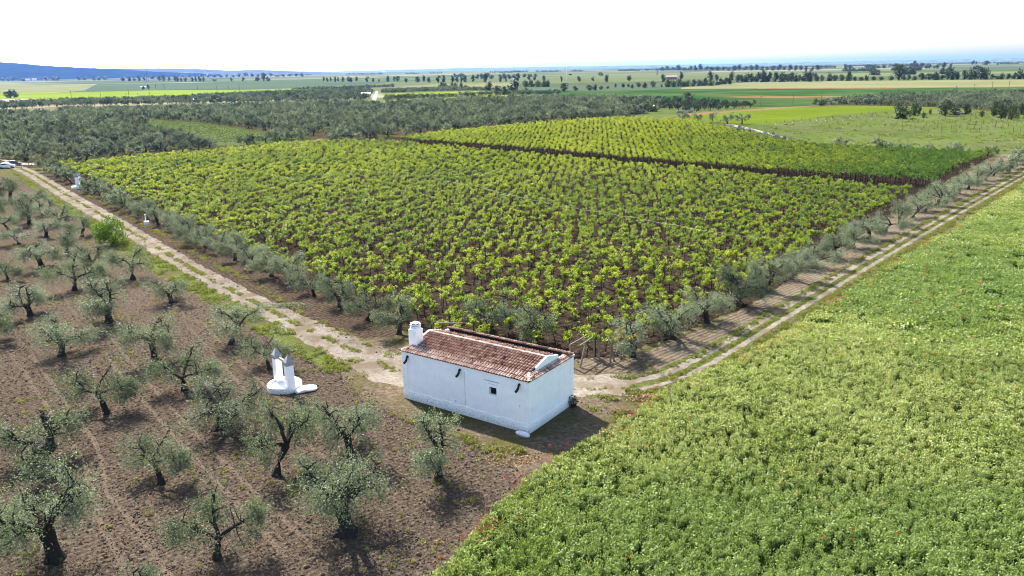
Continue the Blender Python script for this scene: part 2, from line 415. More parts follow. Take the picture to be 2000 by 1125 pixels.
def sheet(name, poly, mat, dz, label=None, rag=0.0, kind='structure', cell=4.0):
    """a field or track lying on the ground; rag = metres of unevenness along its edge"""
    P = [np.array(p, float) for p in poly]
    if rag:
        Q = []
        for i in range(len(P)):
            a, b = P[i], P[(i + 1) % len(P)]; d = b - a; ln = np.linalg.norm(d); k = int(min(max(1, ln / max(rag * 1.3, .35)), 400))
            nrm = np.array([d[1], -d[0]]) / (ln + 1e-9)
            for j in range(k):
                q = a + d * j / k
                w = (vnoise(q[0] / (rag * 1.8), q[1] / (rag * 1.8)) - .5) * 1.5 + (vnoise(q[0] / (rag * .6) + 9, q[1] / (rag * .6)) - .5) * .8
                Q.append(q + nrm * rag * w)
        P = Q
    bm = bmesh.new(); vs = [bm.verts.new((p[0], p[1], 0)) for p in P]
    f = bm.faces.new(vs); bmesh.ops.triangulate(bm, faces=[f])
    A = np.array(P); lo, hi = A.min(0), A.max(0)
    if lo[0] < 240 and hi[0] > -130 and lo[1] < 520 and hi[1] > 150:
        for ax in (0, 1):
            a0 = math.floor(max(lo[ax], (-130, 150)[ax]) / cell); a1 = math.ceil(min(hi[ax], (240, 520)[ax]) / cell)
            for k in range(a0, a1 + 1):
                nn = Vector((1, 0, 0)) if ax == 0 else Vector((0, 1, 0))
                bmesh.ops.bisect_plane(bm, geom=bm.verts[:] + bm.edges[:] + bm.faces[:], plane_co=nn * (k * cell), plane_no=nn)
    for v in bm.verts: v.co.z = float(h(v.co.x, v.co.y)) + dz
    for f in bm.faces:
        f.normal_update()
        if f.normal.z < 0: f.normal_flip()
    me = bpy.data.meshes.new(name); bm.to_mesh(me); bm.free(); me.materials.append(mat)
    return tag(link(name, me), label, None, None, kind)
def strip(name, line, width, mat, dz, label=None, rag=0.0):
    """ribbon along a ground polyline"""
    P = [np.array(p, float) for p in line]; Lf, Rt = [], []
    for i, p in enumerate(P):
        d = P[min(i + 1, len(P) - 1)] - P[max(i - 1, 0)]; d /= np.linalg.norm(d); nrm = np.array([-d[1], d[0]])
        w = width[i] if hasattr(width, '__len__') else width
        Lf.append(p + nrm * w / 2); Rt.append(p - nrm * w / 2)
    return sheet(name, [tuple(q) for q in Lf + Rt[::-1]], mat, dz, label, rag)
def spline(pts, n=8):
    P = [np.array(p, float) for p in pts]; P = [2 * P[0] - P[1]] + P + [2 * P[-1] - P[-2]]; out = []
    for i in range(1, len(P) - 2):
        for k in range(n):
            t = k / n; a, b, c, d = P[i - 1], P[i], P[i + 1], P[i + 2]
            out.append(.5 * ((2 * b) + (-a + c) * t + (2 * a - 5 * b + 4 * c - d) * t * t + (-a + 3 * b - 3 * c + d) * t ** 3))
    out.append(P[-2]); return out

# pixel outlines (photograph, 2000 wide) of the fields
GROVE_NEAR = [(-260, 1300), (-600, 420), (-60, 335), (40, 350), (110, 400), (250, 505), (420, 600), (600, 700), (690, 742), (770, 800), (1000, 905), (1030, 930), (950, 1050), (850, 1140), (700, 1400)]
CROP = [(700, 1300), (850, 1130), (935, 1045), (1000, 965), (1090, 905), (1200, 838), (1300, 768), (1380, 735), (1445, 708), (1560, 640), (1700, 548), (1850, 457), (2010, 358), (2300, 190), (3600, 300), (2600, 1300)]
VINE_NEAR = [(800, 648), (880, 672), (1140, 698), (1200, 702), (1260, 680), (1440, 588), (1785, 383), (1600, 366), (1400, 346), (1200, 327), (1000, 307), (850, 293), (770, 285), (640, 283), (540, 290), (430, 302), (270, 315), (120, 331), (300, 412), (500, 506), (650, 575)]
VINE_FAR = [(1815, 367), (1600, 352), (1400, 334), (1200, 316), (1000, 297), (850, 285), (783, 278), (860, 266), (1000, 253), (1100, 245), (1180, 239), (1230, 238), (1290, 240.5), (1350, 245.5), (1387, 251), (1422, 260), (1475, 273), (1527, 284), (1615, 293), (1700, 298), (1935, 309)]
LROAD = [g(u, v)[:2] for u, v in [(20, 322), (62, 340), (140, 387), (250, 450), (375, 525), (500, 592), (600, 643), (700, 690), (775, 727)]]
RROAD = [g(u, v)[:2] for u, v in [(1120, 762), (1220, 757), (1300, 740), (1360, 714), (1440, 668), (1560, 596), (1700, 512), (1850, 425), (2000, 341), (2120, 275)]]

sheet("tilled_soil", gp(dens(GROVE_NEAR, 3)), M['soil'], .012, "dark tilled soil under the olive trees", .5)
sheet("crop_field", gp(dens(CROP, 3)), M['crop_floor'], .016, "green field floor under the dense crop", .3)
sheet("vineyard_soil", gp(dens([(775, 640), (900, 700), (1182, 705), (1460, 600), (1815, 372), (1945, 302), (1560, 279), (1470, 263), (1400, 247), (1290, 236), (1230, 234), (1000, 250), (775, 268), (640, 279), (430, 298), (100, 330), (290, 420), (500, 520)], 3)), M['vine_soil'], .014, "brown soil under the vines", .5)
sheet("verge_soil", gp(dens([(70, 340), (150, 384), (260, 448), (385, 520), (510, 590), (610, 640), (705, 684), (790, 700), (800, 660), (650, 585), (500, 515), (300, 420), (110, 330)], 2)), M['verge_soil'], .02, "dark worked soil strip between left track and olive row", .4)
sheet("sandy_verge", gp(dens([(1130, 735), (1230, 742), (1310, 722), (1430, 655), (1700, 498), (2030, 310), (1960, 300), (1815, 378), (1450, 606), (1230, 700), (1120, 700)], 2)), M['tan_soil'], .02, "pale sandy strip beside the right track", .4)
sheet("yard", gp(dens([(640, 700), (700, 660), (800, 655), (1000, 720), (1150, 722), (1310, 730), (1400, 720), (1310, 762), (1205, 838), (1095, 905), (1010, 930), (900, 850), (780, 815), (700, 770)], 2)), M['yard'], .024, "trampled dry earth yard around the white house", .6)
sheet("grass_verge", gp(dens([(20, 330), (80, 385), (180, 445), (255, 500), (370, 565), (520, 655), (640, 728), (690, 722), (600, 662), (500, 608), (370, 538), (245, 465), (130, 398), (45, 345)], 2)), M['grassy'], .028, "grassy edge along the left track", .5)
strip("dirt_track", spline(LROAD, 10), [3.6] * 30 + [3.1] * 20 + [3.1 + .08 * k for k in range(31)], M['track'], .034, "pale two-rut dirt track along the left of the vineyard", .35)
strip("dirt_track", spline([g(u, v)[:2] for u, v in [(760, 712), (800, 730), (860, 716), (1000, 735), (1130, 752), (1230, 752)]], 10), [5.6] * 11 + [4.4] * 40, M['track'], .038, "dirt track passing behind the white house", .5)
rs = [np.array(p) for p in spline(RROAD, 10)]
def offset(line, o):
    out = []
    for i, p in enumerate(line):
        d = line[min(i + 1, len(line) - 1)] - line[max(i - 1, 0)]; d = d / np.linalg.norm(d); out.append(p + np.array([d[1], -d[0]]) * o)
    return out
strip("track_grass", rs, 3.4, M['grassy'], .028, "green grass strip between the wheel ruts", .3)
strip("wheel_rut", offset(rs, -.8), .85, M['track'], .042, "left wheel rut of the right-hand track", .18)
strip("wheel_rut", offset(rs, .72), .6, M['track'], .042, "right wheel rut of the right-hand track", .18)

for kk, pl in enumerate([[(20, 690), (75, 770), (150, 880), (180, 960), (200, 1030), (250, 1120)], [(60, 690), (115, 770), (185, 865), (210, 960), (250, 1010), (330, 1125)], [(110, 560), (165, 640), (235, 730), (320, 830), (430, 950), (560, 1090)], [(140, 555), (200, 640), (275, 730), (365, 830), (480, 945), (620, 1080)], [(370, 640), (450, 730), (520, 800), (640, 900)], [(395, 630), (480, 720), (560, 790), (690, 890)]]):
    strip("wheel_mark", spline([g(u, v)[:2] for u, v in pl], 8), .3, M['wheel_mark'], .018 + .0025 * kk, "faint pale wheel mark across the tilled soil", .1)
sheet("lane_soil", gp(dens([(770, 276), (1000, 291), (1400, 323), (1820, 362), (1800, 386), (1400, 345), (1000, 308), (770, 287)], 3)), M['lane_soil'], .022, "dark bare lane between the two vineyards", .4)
FIELDS = [
 ("olive_grove_floor", [(-300, 222), (60, 222), (110, 216), (350, 210), (740, 203), (800, 199), (1000, 193), (1200, 191), (1330, 197), (1470, 212), (1330, 224), (1240, 229), (1000, 250), (775, 267), (640, 279), (430, 298), (100, 328), (-300, 330)], 'grove_floor', .008, "ground under the distant olive groves"),
 ("young_vineyard", [(190, 233), (260, 231), (400, 243), (500, 256), (605, 272), (590, 277), (480, 284), (415, 284), (330, 262)], 'young_vine', .03, "pale green young vineyard inside the olive grove"),
 ("white_lane", [(-60, 305), (0, 312), (25, 322), (100, 323), (100, 320.5), (28, 318), (8, 312), (-40, 300)], 'white_track', .05, "white gravel lane by the parked cars"),
 ("pale_wheat", [(-300, 165), (190, 165), (165, 177), (110, 181), (-300, 182)], 'wheat_pale', .10, "pale ripening wheat in the left distance"),
 ("blue_green_field", [(190, 164), (350, 162), (700, 157), (760, 159), (720, 168), (480, 175), (300, 176), (110, 181), (165, 177)], 'blue_green', .10, "blue green field in the left distance"),
 ("yellow_field", [(-300, 182), (110, 181), (300, 176.5), (480, 175.5), (690, 170), (560, 181), (350, 190), (150, 195), (-300, 196)], 'wheat_yellow', .10, "bright yellow green field in the left distance"),
 ("bare_field", [(-300, 196), (60, 193), (135, 194.5), (0, 200), (-300, 204)], 'pale_earth', .16, "bare whitish field by the dark clump of trees"),
 ("dry_strip", [(-300, 224), (0, 215), (60, 211.5), (110, 208.5), (350, 205.5), (730, 197.5), (730, 201.5), (350, 209.5), (110, 216), (60, 222), (-300, 232)], 'dry_strip', .03, "dry pale strip between the olive groves"),
 ("lime_vineyard", [(743, 183.5), (860, 179.5), (985, 177.5), (1000, 180), (965, 185), (860, 188), (760, 192)], 'far_vine', .06, "bright lime vineyard far beyond the groves"),
 ("lime_vineyard", [(752, 196), (830, 193), (960, 186), (1060, 183), (1110, 186.5), (1000, 192), (800, 199), (765, 203)], 'far_vine', .06, "lime vineyard strip in front of the far one"),
 ("gravel_road", [(734, 178), (738, 178), (739, 184), (731, 208), (720, 208), (728, 190)], 'white_track', .2, "straight pale road running to the distance"),
 ("cream_field", [(765, 171), (860, 163.5), (1000, 161.5), (985, 169), (870, 172)], 'wheat_pale', .1, "cream field before the row of trees"),
 ("meadow_strip", [(1005, 176), (1050, 170), (1330, 166), (1330, 174), (1180, 178)], 'blue_green', .12, "pale green strip below the round dark trees"),
 ("pale_wheat", [(1310, 173), (1460, 161), (1700, 157.5), (2300, 153), (2300, 167), (2000, 170.5), (1650, 172), (1300, 174)], 'wheat_pale', .09, "pale wheat below the dark treeline"),
 ("young_wheat", [(1000, 184), (1040, 176), (1300, 173), (1650, 172), (2300, 166), (2300, 183), (1800, 186), (1700, 194), (1560, 208), (1480, 209), (1320, 199), (1180, 194), (1060, 189)], 'wheat_dark', .08, "dark green young wheat with poppy streaks"),
 ("poppy_strip", [(1410, 190), (1470, 187), (1560, 188.4), (1700, 187), (1700, 188), (1560, 191.5), (1460, 191.5)], 'poppy_ground', .14, "red poppy streak across the green wheat"),
 ("poppy_strip", [(1480, 172.6), (1700, 171.6), (2300, 166.4), (2300, 168), (1700, 173.3), (1480, 173.8)], 'poppy_ground', .14, "thin red poppy line along the pale wheat"),
 ("olive_meadow", [(1240, 226), (1290, 212), (1400, 206), (1480, 209), (1560, 207), (1480, 214), (1330, 222), (1290, 236)], 'meadow', .02, "grass under the small round olives"),
 ("brown_bank", [(1300, 230), (1340, 222), (1480, 213), (1560, 207.5), (1600, 206.5), (1560, 210), (1480, 216.5), (1340, 226)], 'brown_bank', .04, "brown bank at the edge of the green wheat"),
 ("green_wheat", [(1290, 238), (1330, 227), (1440, 218.5), (1560, 210), (1650, 207), (1760, 207), (1860, 209), (1740, 217), (1640, 223), (1520, 240), (1460, 243), (1410, 240), (1350, 236)], 'wheat_green', .045, "bright green wheat field beyond the vineyard"),
 ("stake_meadow", [(1440, 243), (1520, 240), (1640, 223), (1740, 217), (1860, 210), (2400, 205), (2400, 300), (1990, 300), (1930, 301), (1700, 290), (1570, 278)], 'meadow', .03, "pale meadow planted with tree stakes"),
 ("white_track", [(1412, 243), (1435, 243.5), (1475, 253), (1525, 265.5), (1565, 277), (1545, 276), (1500, 265), (1455, 252.5)], 'white_track', .07, "white gravel track by the vineyard's right edge"),
 ("grove_earth", [(1590, 204), (1700, 190), (1800, 186), (2300, 180), (2300, 215), (1990, 222), (1860, 211), (1760, 207)], 'grove_floor', .06, "earth under the grove on the right"),
]
for nm, pl, mt, dz, lb in FIELDS: sheet(nm, gp(dens(pl, 3)), M[mt], dz, lb, 0 if dz > .05 else .8)

# ------------------------------------------------------------------ hills
def hill(name, crest, d0, depth, col, label, seed):
    """ridge whose crest passes the listed photograph points at distance d0"""
    us = np.array([c[0] for c in crest], float); vs = np.array([c[1] for c in crest], float)
    n = 150; U = np.linspace(us[0], us[-1], n); Vv = np.interp(U, us, vs)
    rows = []; K = 14
    for j in range(K + 1):
        t = j / K; row = []
        for i in range(n):
            d = ray(U[i], Vv[i]); dd = d / math.hypot(d[0], d[1]); zc = max(0.0, CAMZ + dd[2] * d0)
            prof = math.sin(t * math.pi) ** 1.25
            dist = d0 - depth / 2 + depth * t
            z = zc * prof * (1 + .22 * (1 - prof) * 2 * (vnoise(i / 5. + seed, j / 2.2) - .5)) + (vnoise(i / 2. + seed, j * .7) - .5) * 9 * prof * min(1, zc / 30)
            row.append((dd[0] * dist, dd[1] * dist, z - 1.5 if 0 < j < K else -3))
        rows.append(row)
    V = [p for r in rows for p in r]
    F = [(j * n + i, j * n + i + 1, (j + 1) * n + i + 1, (j + 1) * n + i) for j in range(K) for i in range(n - 1)]
    me = bpy.data.meshes.new(name); me.from_pydata(V, [], F); me.polygons.foreach_set("use_smooth", [True] * len(F))
    mt, nt, out = newmat(name + "_cover")
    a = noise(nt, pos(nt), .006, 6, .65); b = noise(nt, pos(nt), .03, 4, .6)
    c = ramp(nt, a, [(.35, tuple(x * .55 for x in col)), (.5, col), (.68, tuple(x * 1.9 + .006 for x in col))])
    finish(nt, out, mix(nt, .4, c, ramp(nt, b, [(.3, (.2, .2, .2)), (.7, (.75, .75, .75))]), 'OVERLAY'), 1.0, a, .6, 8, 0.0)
    me.materials.append(mt); tag(link(name, me), label, None, None, 'structure')
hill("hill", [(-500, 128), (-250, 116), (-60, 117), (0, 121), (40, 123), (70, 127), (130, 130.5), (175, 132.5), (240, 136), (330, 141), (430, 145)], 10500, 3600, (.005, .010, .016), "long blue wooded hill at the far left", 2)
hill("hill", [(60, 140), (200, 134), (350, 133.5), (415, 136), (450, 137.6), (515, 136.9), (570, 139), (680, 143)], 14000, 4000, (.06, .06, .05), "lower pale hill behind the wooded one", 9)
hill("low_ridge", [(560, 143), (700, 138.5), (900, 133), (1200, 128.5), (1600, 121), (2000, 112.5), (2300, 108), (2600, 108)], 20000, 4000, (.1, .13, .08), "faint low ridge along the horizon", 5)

# ------------------------------------------------------------------ olive trees
def wander(p, d, ln, n, kink, rng, lift_=0.0):
    P = [np.array(p, float)]; d = np.array(d, float); d /= np.linalg.norm(d)
    for i in range(n):
        d = d + rng.normal(size=3) * kink; d[2] += lift_; d /= np.linalg.norm(d)
        P.append(P[-1] + d * ln / n)
    return P
def olive(seed, hgt, R, nleaf, ll, lw, sides=7, old=False, twigs=True, far=False, dense=0.0):
    """returns trunk MB, list of limb MBs, crown mesh arrays (V, F, val)"""
    rng = np.random.default_rng(seed)
    T = MB(); limbs = []
    r0 = (.085 if old else .05) * hgt * rng.uniform(.85, 1.15); hf = hgt * rng.uniform(.30, .38)
    lean = rng.normal(size=2) * .10 * hgt
    P = [(0, 0, -.15), (0, 0, .02), (lean[0] * .15, lean[1] * .15, hf * .25), (lean[0] * .45 + rng.normal() * .04, lean[1] * .45 + rng.normal() * .04, hf * .6), (lean[0], lean[1], hf), (lean[0] * 1.1, lean[1] * 1.1, hf * 1.12)]
    T.tube(P, [r0 * 1.75, r0 * 1.5, r0 * 1.02, r0 * .9, r0 * 1.08, r0 * .5], sides + 2)
    if old:
        for k in range(5):
            t = rng.uniform(0, 6.28)
            T.tube([(math.cos(t) * r0 * .5, math.sin(t) * r0 * .5, hf * .4), (math.cos(t) * r0 * 1.1, math.sin(t) * r0 * 1.1, .12), (math.cos(t) * r0 * 2., math.sin(t) * r0 * 2., -.1)], [r0 * .35, r0 * .45, r0 * .3], 5)
    nl = int(rng.integers(3, 5)) + (1 if old else 0); az0 = rng.uniform(0, 6.28)
    tips = []
    top = np.array(P[4])
    for k in range(nl):
        az = az0 + k * 2 * math.pi / nl + rng.normal() * .28
        out = R * rng.uniform(.6, .86); rise = hgt * rng.uniform(.26, .46)
        mb = MB()
        d = np.array([math.cos(az) * out, math.sin(az) * out, rise]); ln = np.linalg.norm(d)
        Q = wander(top - (0, 0, .08), d, ln, 6, .23, rng)
        rl = r0 * rng.uniform(.48, .66)
        mb.tube(Q, [rl * (1 - .62 * i / 6) for i in range(7)], sides)
        for j in range(2, 7):
            for s_ in range(2 if j > 2 else 1):
                a2 = az + rng.normal() * 1.0
                d2 = np.array([math.cos(a2), math.sin(a2), rng.uniform(-.15, .75)])
                l2 = R * rng.uniform(.3, .55)
                Q2 = wander(Q[j], d2, l2, 5, .36, rng, -.05)
                rr = rl * (1 - .62 * j / 6) * .55
                if not far: mb.tube(Q2, [rr * (1 - .75 * i / 5) for i in range(6)], 5)
                for q in Q2[2:]: tips.append((q, 1.0))
                tips.append((Q2[-1], 1.6))
        if twigs:
            for s_ in range(3):
                Q3 = wander(Q[int(rng.integers(4, 7))], (rng.normal() * .5, rng.normal() * .5, 1.0), hgt * rng.uniform(.12, .24), 4, .45, rng)
                mb.tube(Q3, [rl * .42 * (1 - .65 * i / 4) for i in range(5)], 4)
        limbs.append(mb)
    tp = np.array([t[0] for t in tips]); w = np.array([t[1] for t in tips])
    rad = np.hypot(tp[:, 0] - top[0], tp[:, 1] - top[1]); w = w * (.12 + np.clip(rad / R, 0, 1.2) ** 1.4 + dense)
    # clumps of leaves hang round the branch ends
    nc = max(26, nleaf // 26); ci = rng.choice(len(tp), nc, p=w / w.sum())
    cc = tp[ci] + rng.normal(size=(nc, 3)) * R * np.array([.13, .13, .09])
    droop = rng.random(nc) < .45
    cc[droop, 2] -= rng.random(droop.sum()) * hgt * .22
    cc[:, 2] = np.maximum(cc[:, 2], hf * .75)
    cs = rng.uniform(.5, 1.25, nc); pick = rng.choice(nc, nleaf, p=cs / cs.sum())
    spread = R * .078 * cs[pick][:, None] * np.array([1, 1, 1.15])
    C = cc[pick] + rng.normal(size=(nleaf, 3)) * spread
    C[:, 2] = np.maximum(C[:, 2], hf * .55)
    D = rng.normal(size=(nleaf, 3)) + (C - top) * .35 + np.array([0, 0, -.25])
    V, F = leaf_arrays(C, D, ll * rng.uniform(.7, 1.35, nleaf), lw * rng.uniform(.7, 1.3, nleaf), rng)
    val = np.clip(rng.beta(2.0, 2.2, nleaf) * .75 + cs[pick] * .12 + (rng.random(nc)[pick] - .5) * .35 + .04, 0, 1)
    return T, limbs, (V, F, val)
OL0, OL0OLD, OL1 = [], [], []
def olive_protos():
    for k in range(7):
        T, Ls, A = olive(100 + k, 4.3, 2.35, 7200, .135, .056, dense=.05 * (k % 3))
        OL0.append((T.mesh("trunk", [M['bark']], True), [l.mesh("limb", [M['bark']], True) for l in Ls], leaf_mesh("crown", A[0], A[1], M['olive'], A[2])))
    for k in range(4):
        T, Ls, A = olive(200 + k, 4.9, 3.0, 10500, .14, .06, 8, True)
        OL0OLD.append((T.mesh("trunk", [M['bark']], True), [l.mesh("limb", [M['bark']], True) for l in Ls], leaf_mesh("crown", A[0], A[1], M['olive'], A[2])))
    for k in range(7):
        T, Ls, A = olive(300 + k, 4.0, 2.3, 1700, .30, .13, 5, False, True, False, .35)
        for l in Ls: T.add(l.V, l.F)
        OL1.append((T, T.mesh("trunk", [M['bark']], True), leaf_mesh("crown", A[0], A[1], M['olive'], A[2]), A))
olive_protos()
NOL = [0]
M['olive_pale'] = leaf_mat("pale_olive_leaf", (.075, .095, .05), (.24, .275, .175), (.46, .50, .38), (.9, 1.0, .55), .35, .5, .18, (.035, .062, .045))
def put_olive(x, y, hgt, R, label, group, lod=0, old=False, var=None, name="olive_tree", tint=None, cat="olive tree", pale=False):
    NOL[0] += 1
    z = float(h(x, y)); rz = random.uniform(0, 6.28)
    t = empty(name, (x, y, z), rz); tag(t, label, cat, group)
    lib = OL1 if lod else (OL0OLD if old else OL0)
    v = random.randrange(len(lib)) if var is None else var % len(lib)
    H0, R0 = (4.0, 2.3) if lod else ((4.9, 3.0) if old else (4.3, 2.35))
    t.scale = (R / R0, R / R0, hgt / H0)
    ti = random.uniform(0, .3) if tint is None else tint
    if lod: link("trunk", lib[v][1], t); cr = link("crown", lib[v][2], t)
    else:
        link("trunk", lib[v][0], t)
        for lm in lib[v][1]: link("limb", lm, t)
        cr = link("crown", lib[v][2], t)
    cr['tint'] = ti; t['tint'] = ti
    if pale: cr.material_slots[0].link = 'OBJECT'; cr.material_slots[0].material = M['olive_pale']
    return t
def metres(u, vb, vt, rp):
    """base point, height and radius in metres of a tree seen with base u,vb, top vt, crown radius rp (photo px)"""
    q = g(u, vb); a = proj(q)[0][1]; b = proj(q + [0, 0, 1.0])[0][1]
    a2 = proj(q + [1.0, 0, 0])[0][0] - proj(q)[0][0]
    return q, (vb - vt) / (a - b), rp / a2
GL = "olive trees in the tilled grove left of the track"
NEAR = [
 (108, 1092, 905, 92, 1, "old thick-trunked olive with full dark crown, lowest at the left edge"),
 (77, 923, 793, 88, 1, "old olive with bare black limbs at the left edge, just behind the thick-trunked one"),
 (316, 945, 822, 62, 0, "thin-trunked open olive between the old pair at the left edge and the dark dense olive"),
 (424, 1090, 922, 75, 0, "slender pale olive with curved trunk, alone at the bottom middle of the grove"),
 (677, 1042, 872, 95, 1, "wide olive with a thick trunk and flat ring-shaped crown, nearest the crop field corner"),
 (540, 928, 768, 66, 0, "tall full olive with forked trunk directly in front of the white well"),
 (684, 890, 754, 72, 0, "olive with sparse crown and bare black V-fork behind the wide ring-shaped one"),
 (857, 938, 806, 70, 0, "olive standing closest in front of the house's long shaded wall"),
 (433, 835, 736, 76, 1, "dark dense olive with squat trunk left of the tall olive at the well"),
 (209, 808, 688, 64, 0, "round open olive with straight trunk in the middle of the left grove"),
 (361, 762, 655, 60, 0, "olive leaning right just behind the dark dense squat one"),
 (303, 704, 598, 56, 0, "low bushy olive whose crown touches the right-leaning one in front"),
 (452, 672, 583, 52, 0, "olive with black bent twigs beside the grassy track edge, behind the well"),
 (121, 695, 605, 55, 0, "small olive with slanting trunk behind the round open one"),
 (213, 630, 538, 62, 0, "wide low olive with dark trunk and broad umbrella crown in mid-grove"),
 (60, 617, 545, 48, 0, "small thin olive behind the slanting-trunk one, near the left edge"),
 (527, 722, 635, 44, 0, "slim young olive right behind the white well pillars"),
 (146, 567, 478, 46, 0, "dark upright olive with heavy trunk behind the broad umbrella-crowned one"),
 (181, 533, 464, 34, 0, "narrow olive just right of the dark upright one"),
 (260, 546, 472, 42, 0, "olive in front of the bright green shrub beside the track"),
 (335, 592, 530, 40, 0, "low olive on the grass edge between track and umbrella-crowned olive"),
 (90, 463, 424, 32, 0, "small olive with a clear dark stem in the back of the left grove"),
 (132, 494, 440, 33, 0, "thin olive in front of the clear-stemmed one at the back of the grove"),
 (17, 550, 497, 30, 0, "thin olive at the left edge behind the small thin one"),
 (-6, 668, 590, 42, 0, "pale olive cut by the left edge at mid-height of the photo"),
 (82, 522, 462, 46, 0, "broad dark olive behind the dark upright one at the back of the grove"),
 (38, 478, 440, 30, 0, "low olive at the back left, behind the broad dark one"),
 (116, 440, 392, 28, 0, "olive close to the bright grass strip at the back of the grove"),
 (160, 462, 418, 27, 0, "small olive just left of the bright green shrub"),
 (57, 438, 376, 30, 0, "dark bluish olive with a dark stem near the back left corner"),
 (84, 422, 378, 24, 0, "narrow dark olive right of the dark bluish one"),
 (18, 450, 402, 30, 0, "rounded pale olive at the left edge, in front of the dark bluish one"),
 (20, 394, 335, 30, 0, "olive at the left edge closest to the parked cars"),
 (62, 405, 360, 28, 0, "olive beside the grass strip a little nearer than the cars"),
 (-4, 428, 372, 28, 0, "olive cut by the left edge behind the rounded pale one"),
 (95, 412, 386, 20, 0, "smallest olive on the bright grass strip at the back of the grove"),
 (285, 1190, 1098, 50, 0, "olive of which only the crown top shows at the bottom edge"),
 (-14, 1200, 1085, 50, 0, "olive crown cut by the bottom left corner"),
]
for i, (u, vb, vt, rp, old, lb) in enumerate(NEAR):
    q, H_, R_ = metres(u, vb, vt, rp)
    put_olive(q[0], q[1], H_ * (.88 if vb > 560 else .9), R_ * 1.04, lb, GL, 0, bool(old), i)
LEFTROW = [(779, 653), (718, 626), (664, 600), (614, 579), (570, 556), (530, 540), (494, 523), (459, 509), (430, 495), (401, 482), (376, 472), (352, 460), (329, 449), (309, 439), (289, 430), (270, 421), (255, 413), (240, 405), (224, 397), (209, 390), (196, 384), (184, 378), (172, 373), (140, 358), (128, 353), (118, 348), (107, 342), (96, 336), (86, 331)]
RIGHTROW = [(1236, 697), (1313, 662), (1380, 630), (1441, 595), (1496, 569), (1545, 546), (1587, 524), (1628, 503), (1664, 485), (1698, 468), (1729, 452), (1756, 439), (1782, 426), (1807, 413), (1830, 401), (1852, 390), (1872, 379), (1891, 369), (1908, 360), (1924, 352), (1940, 344), (1955, 336), (1970, 329), (1985, 321), (2001, 313), (2018, 304), (2040, 294)]
def ordinal(n):
    W = "first second third fourth fifth sixth seventh eighth ninth tenth eleventh twelfth thirteenth fourteenth fifteenth sixteenth seventeenth eighteenth nineteenth twentieth".split()
    T = {20: "twenty", 30: "thirty", 40: "forty", 50: "fifty", 60: "sixty", 70: "seventy", 80: "eighty", 90: "ninety"}
    if n <= 20: return W[n - 1]
    t, r = n // 10 * 10, n % 10
    if r == 0: return T[t][:-1] + "ieth"
    return T[t] + "-" + W[r - 1]
for i, (u, v) in enumerate(LEFTROW):
    q = g(u, v); near = i < 8
    put_olive(q[0], q[1], random.uniform(3.5, 4.2), random.uniform(2.1, 2.5), "%s olive from the house in the row between left track and vineyard" % ordinal(i + 1), "olives in the row along the left track", 0 if i < 16 else 1, False, i * 3, pale=i % 3 != 1)
for i, (u, v) in enumerate(RIGHTROW):
    q = g(u, v)
    big = i == 3
    put_olive(q[0], q[1], 4.4 if big else random.uniform(3.4, 4.2) + .3 * (i > 12), 2.7 if big else random.uniform(2.3, 2.75) + .2 * (i > 12), ("large dark olive, fourth from the house in the row by the right track" if big else "%s olive from the house in the row beside the right track" % ordinal(i + 1)), "olives in the row along the right track", 0 if i < 20 else 1, big, i * 5 + 1, tint=.5 if big else 0.0, pale=not big)
q = g(964, 653); put_olive(q[0], q[1], 4.3, 2.5, "dark drooping olive behind the house roof with a straight trunk", "olives behind the house", 0, False, 2, tint=.45)
q = g(1045, 672); put_olive(q[0], q[1], 3.9, 2.4, "pale grey-green olive behind the right half of the house roof", "olives behind the house", 0, False, 4, tint=0.0)
for (u, v, t, r, lb) in [(1333, 236, 218, 10, "leftmost of the small olives standing at the top of the far vineyard"), (1362, 240, 222, 10, "pale olive between two others at the top of the far vineyard"), (1391, 239, 219, 10, "olive with forked stem left of the pair by the gravel track"), (1421, 243, 219, 12, "left olive of the pair by the gravel track's start"), (1449, 242, 221, 12, "right olive of the pair by the gravel track's start"),
     (1630, 289, 267, 16, "bushy olive at the far vineyard's right edge, first beyond the gravel track"), (1720, 294, 271, 17, "dark bushy olive at the far vineyard's right edge, second from the gravel track"), (1768, 297, 279, 12, "small faint olive right of the dark bushy one at the vineyard edge"), (1815, 300, 281, 13, "pale low olive in the middle of the far vineyard's right edge"), (1872, 302, 278, 17, "full bushy olive near the right end of the far vineyard edge"), (1928, 305, 284, 13, "last pale olive before the corner of the right row")]:
    q, H_, R_ = metres(u, v, t, r); put_olive(q[0], q[1], H_ * 1.1, R_ * 1.1, lb, "olives round the far vineyard", 1, False, tint=0.0, pale='dark' not in lb)
for k in range(17):
    t = k / 16; u = 1372 + 185 * t; v = 246.5 + 36 * t + random.uniform(-1, 1); q = g(u, v)
    put_olive(q[0], q[1], random.uniform(1.8, 2.8), random.uniform(1.6, 2.3), "%s low grey bush counted from the far end of the gravel track" % ordinal(k + 1), "low bushes between far vineyard and gravel track", 1, False, None, "low_bush", cat="bush", pale=True)

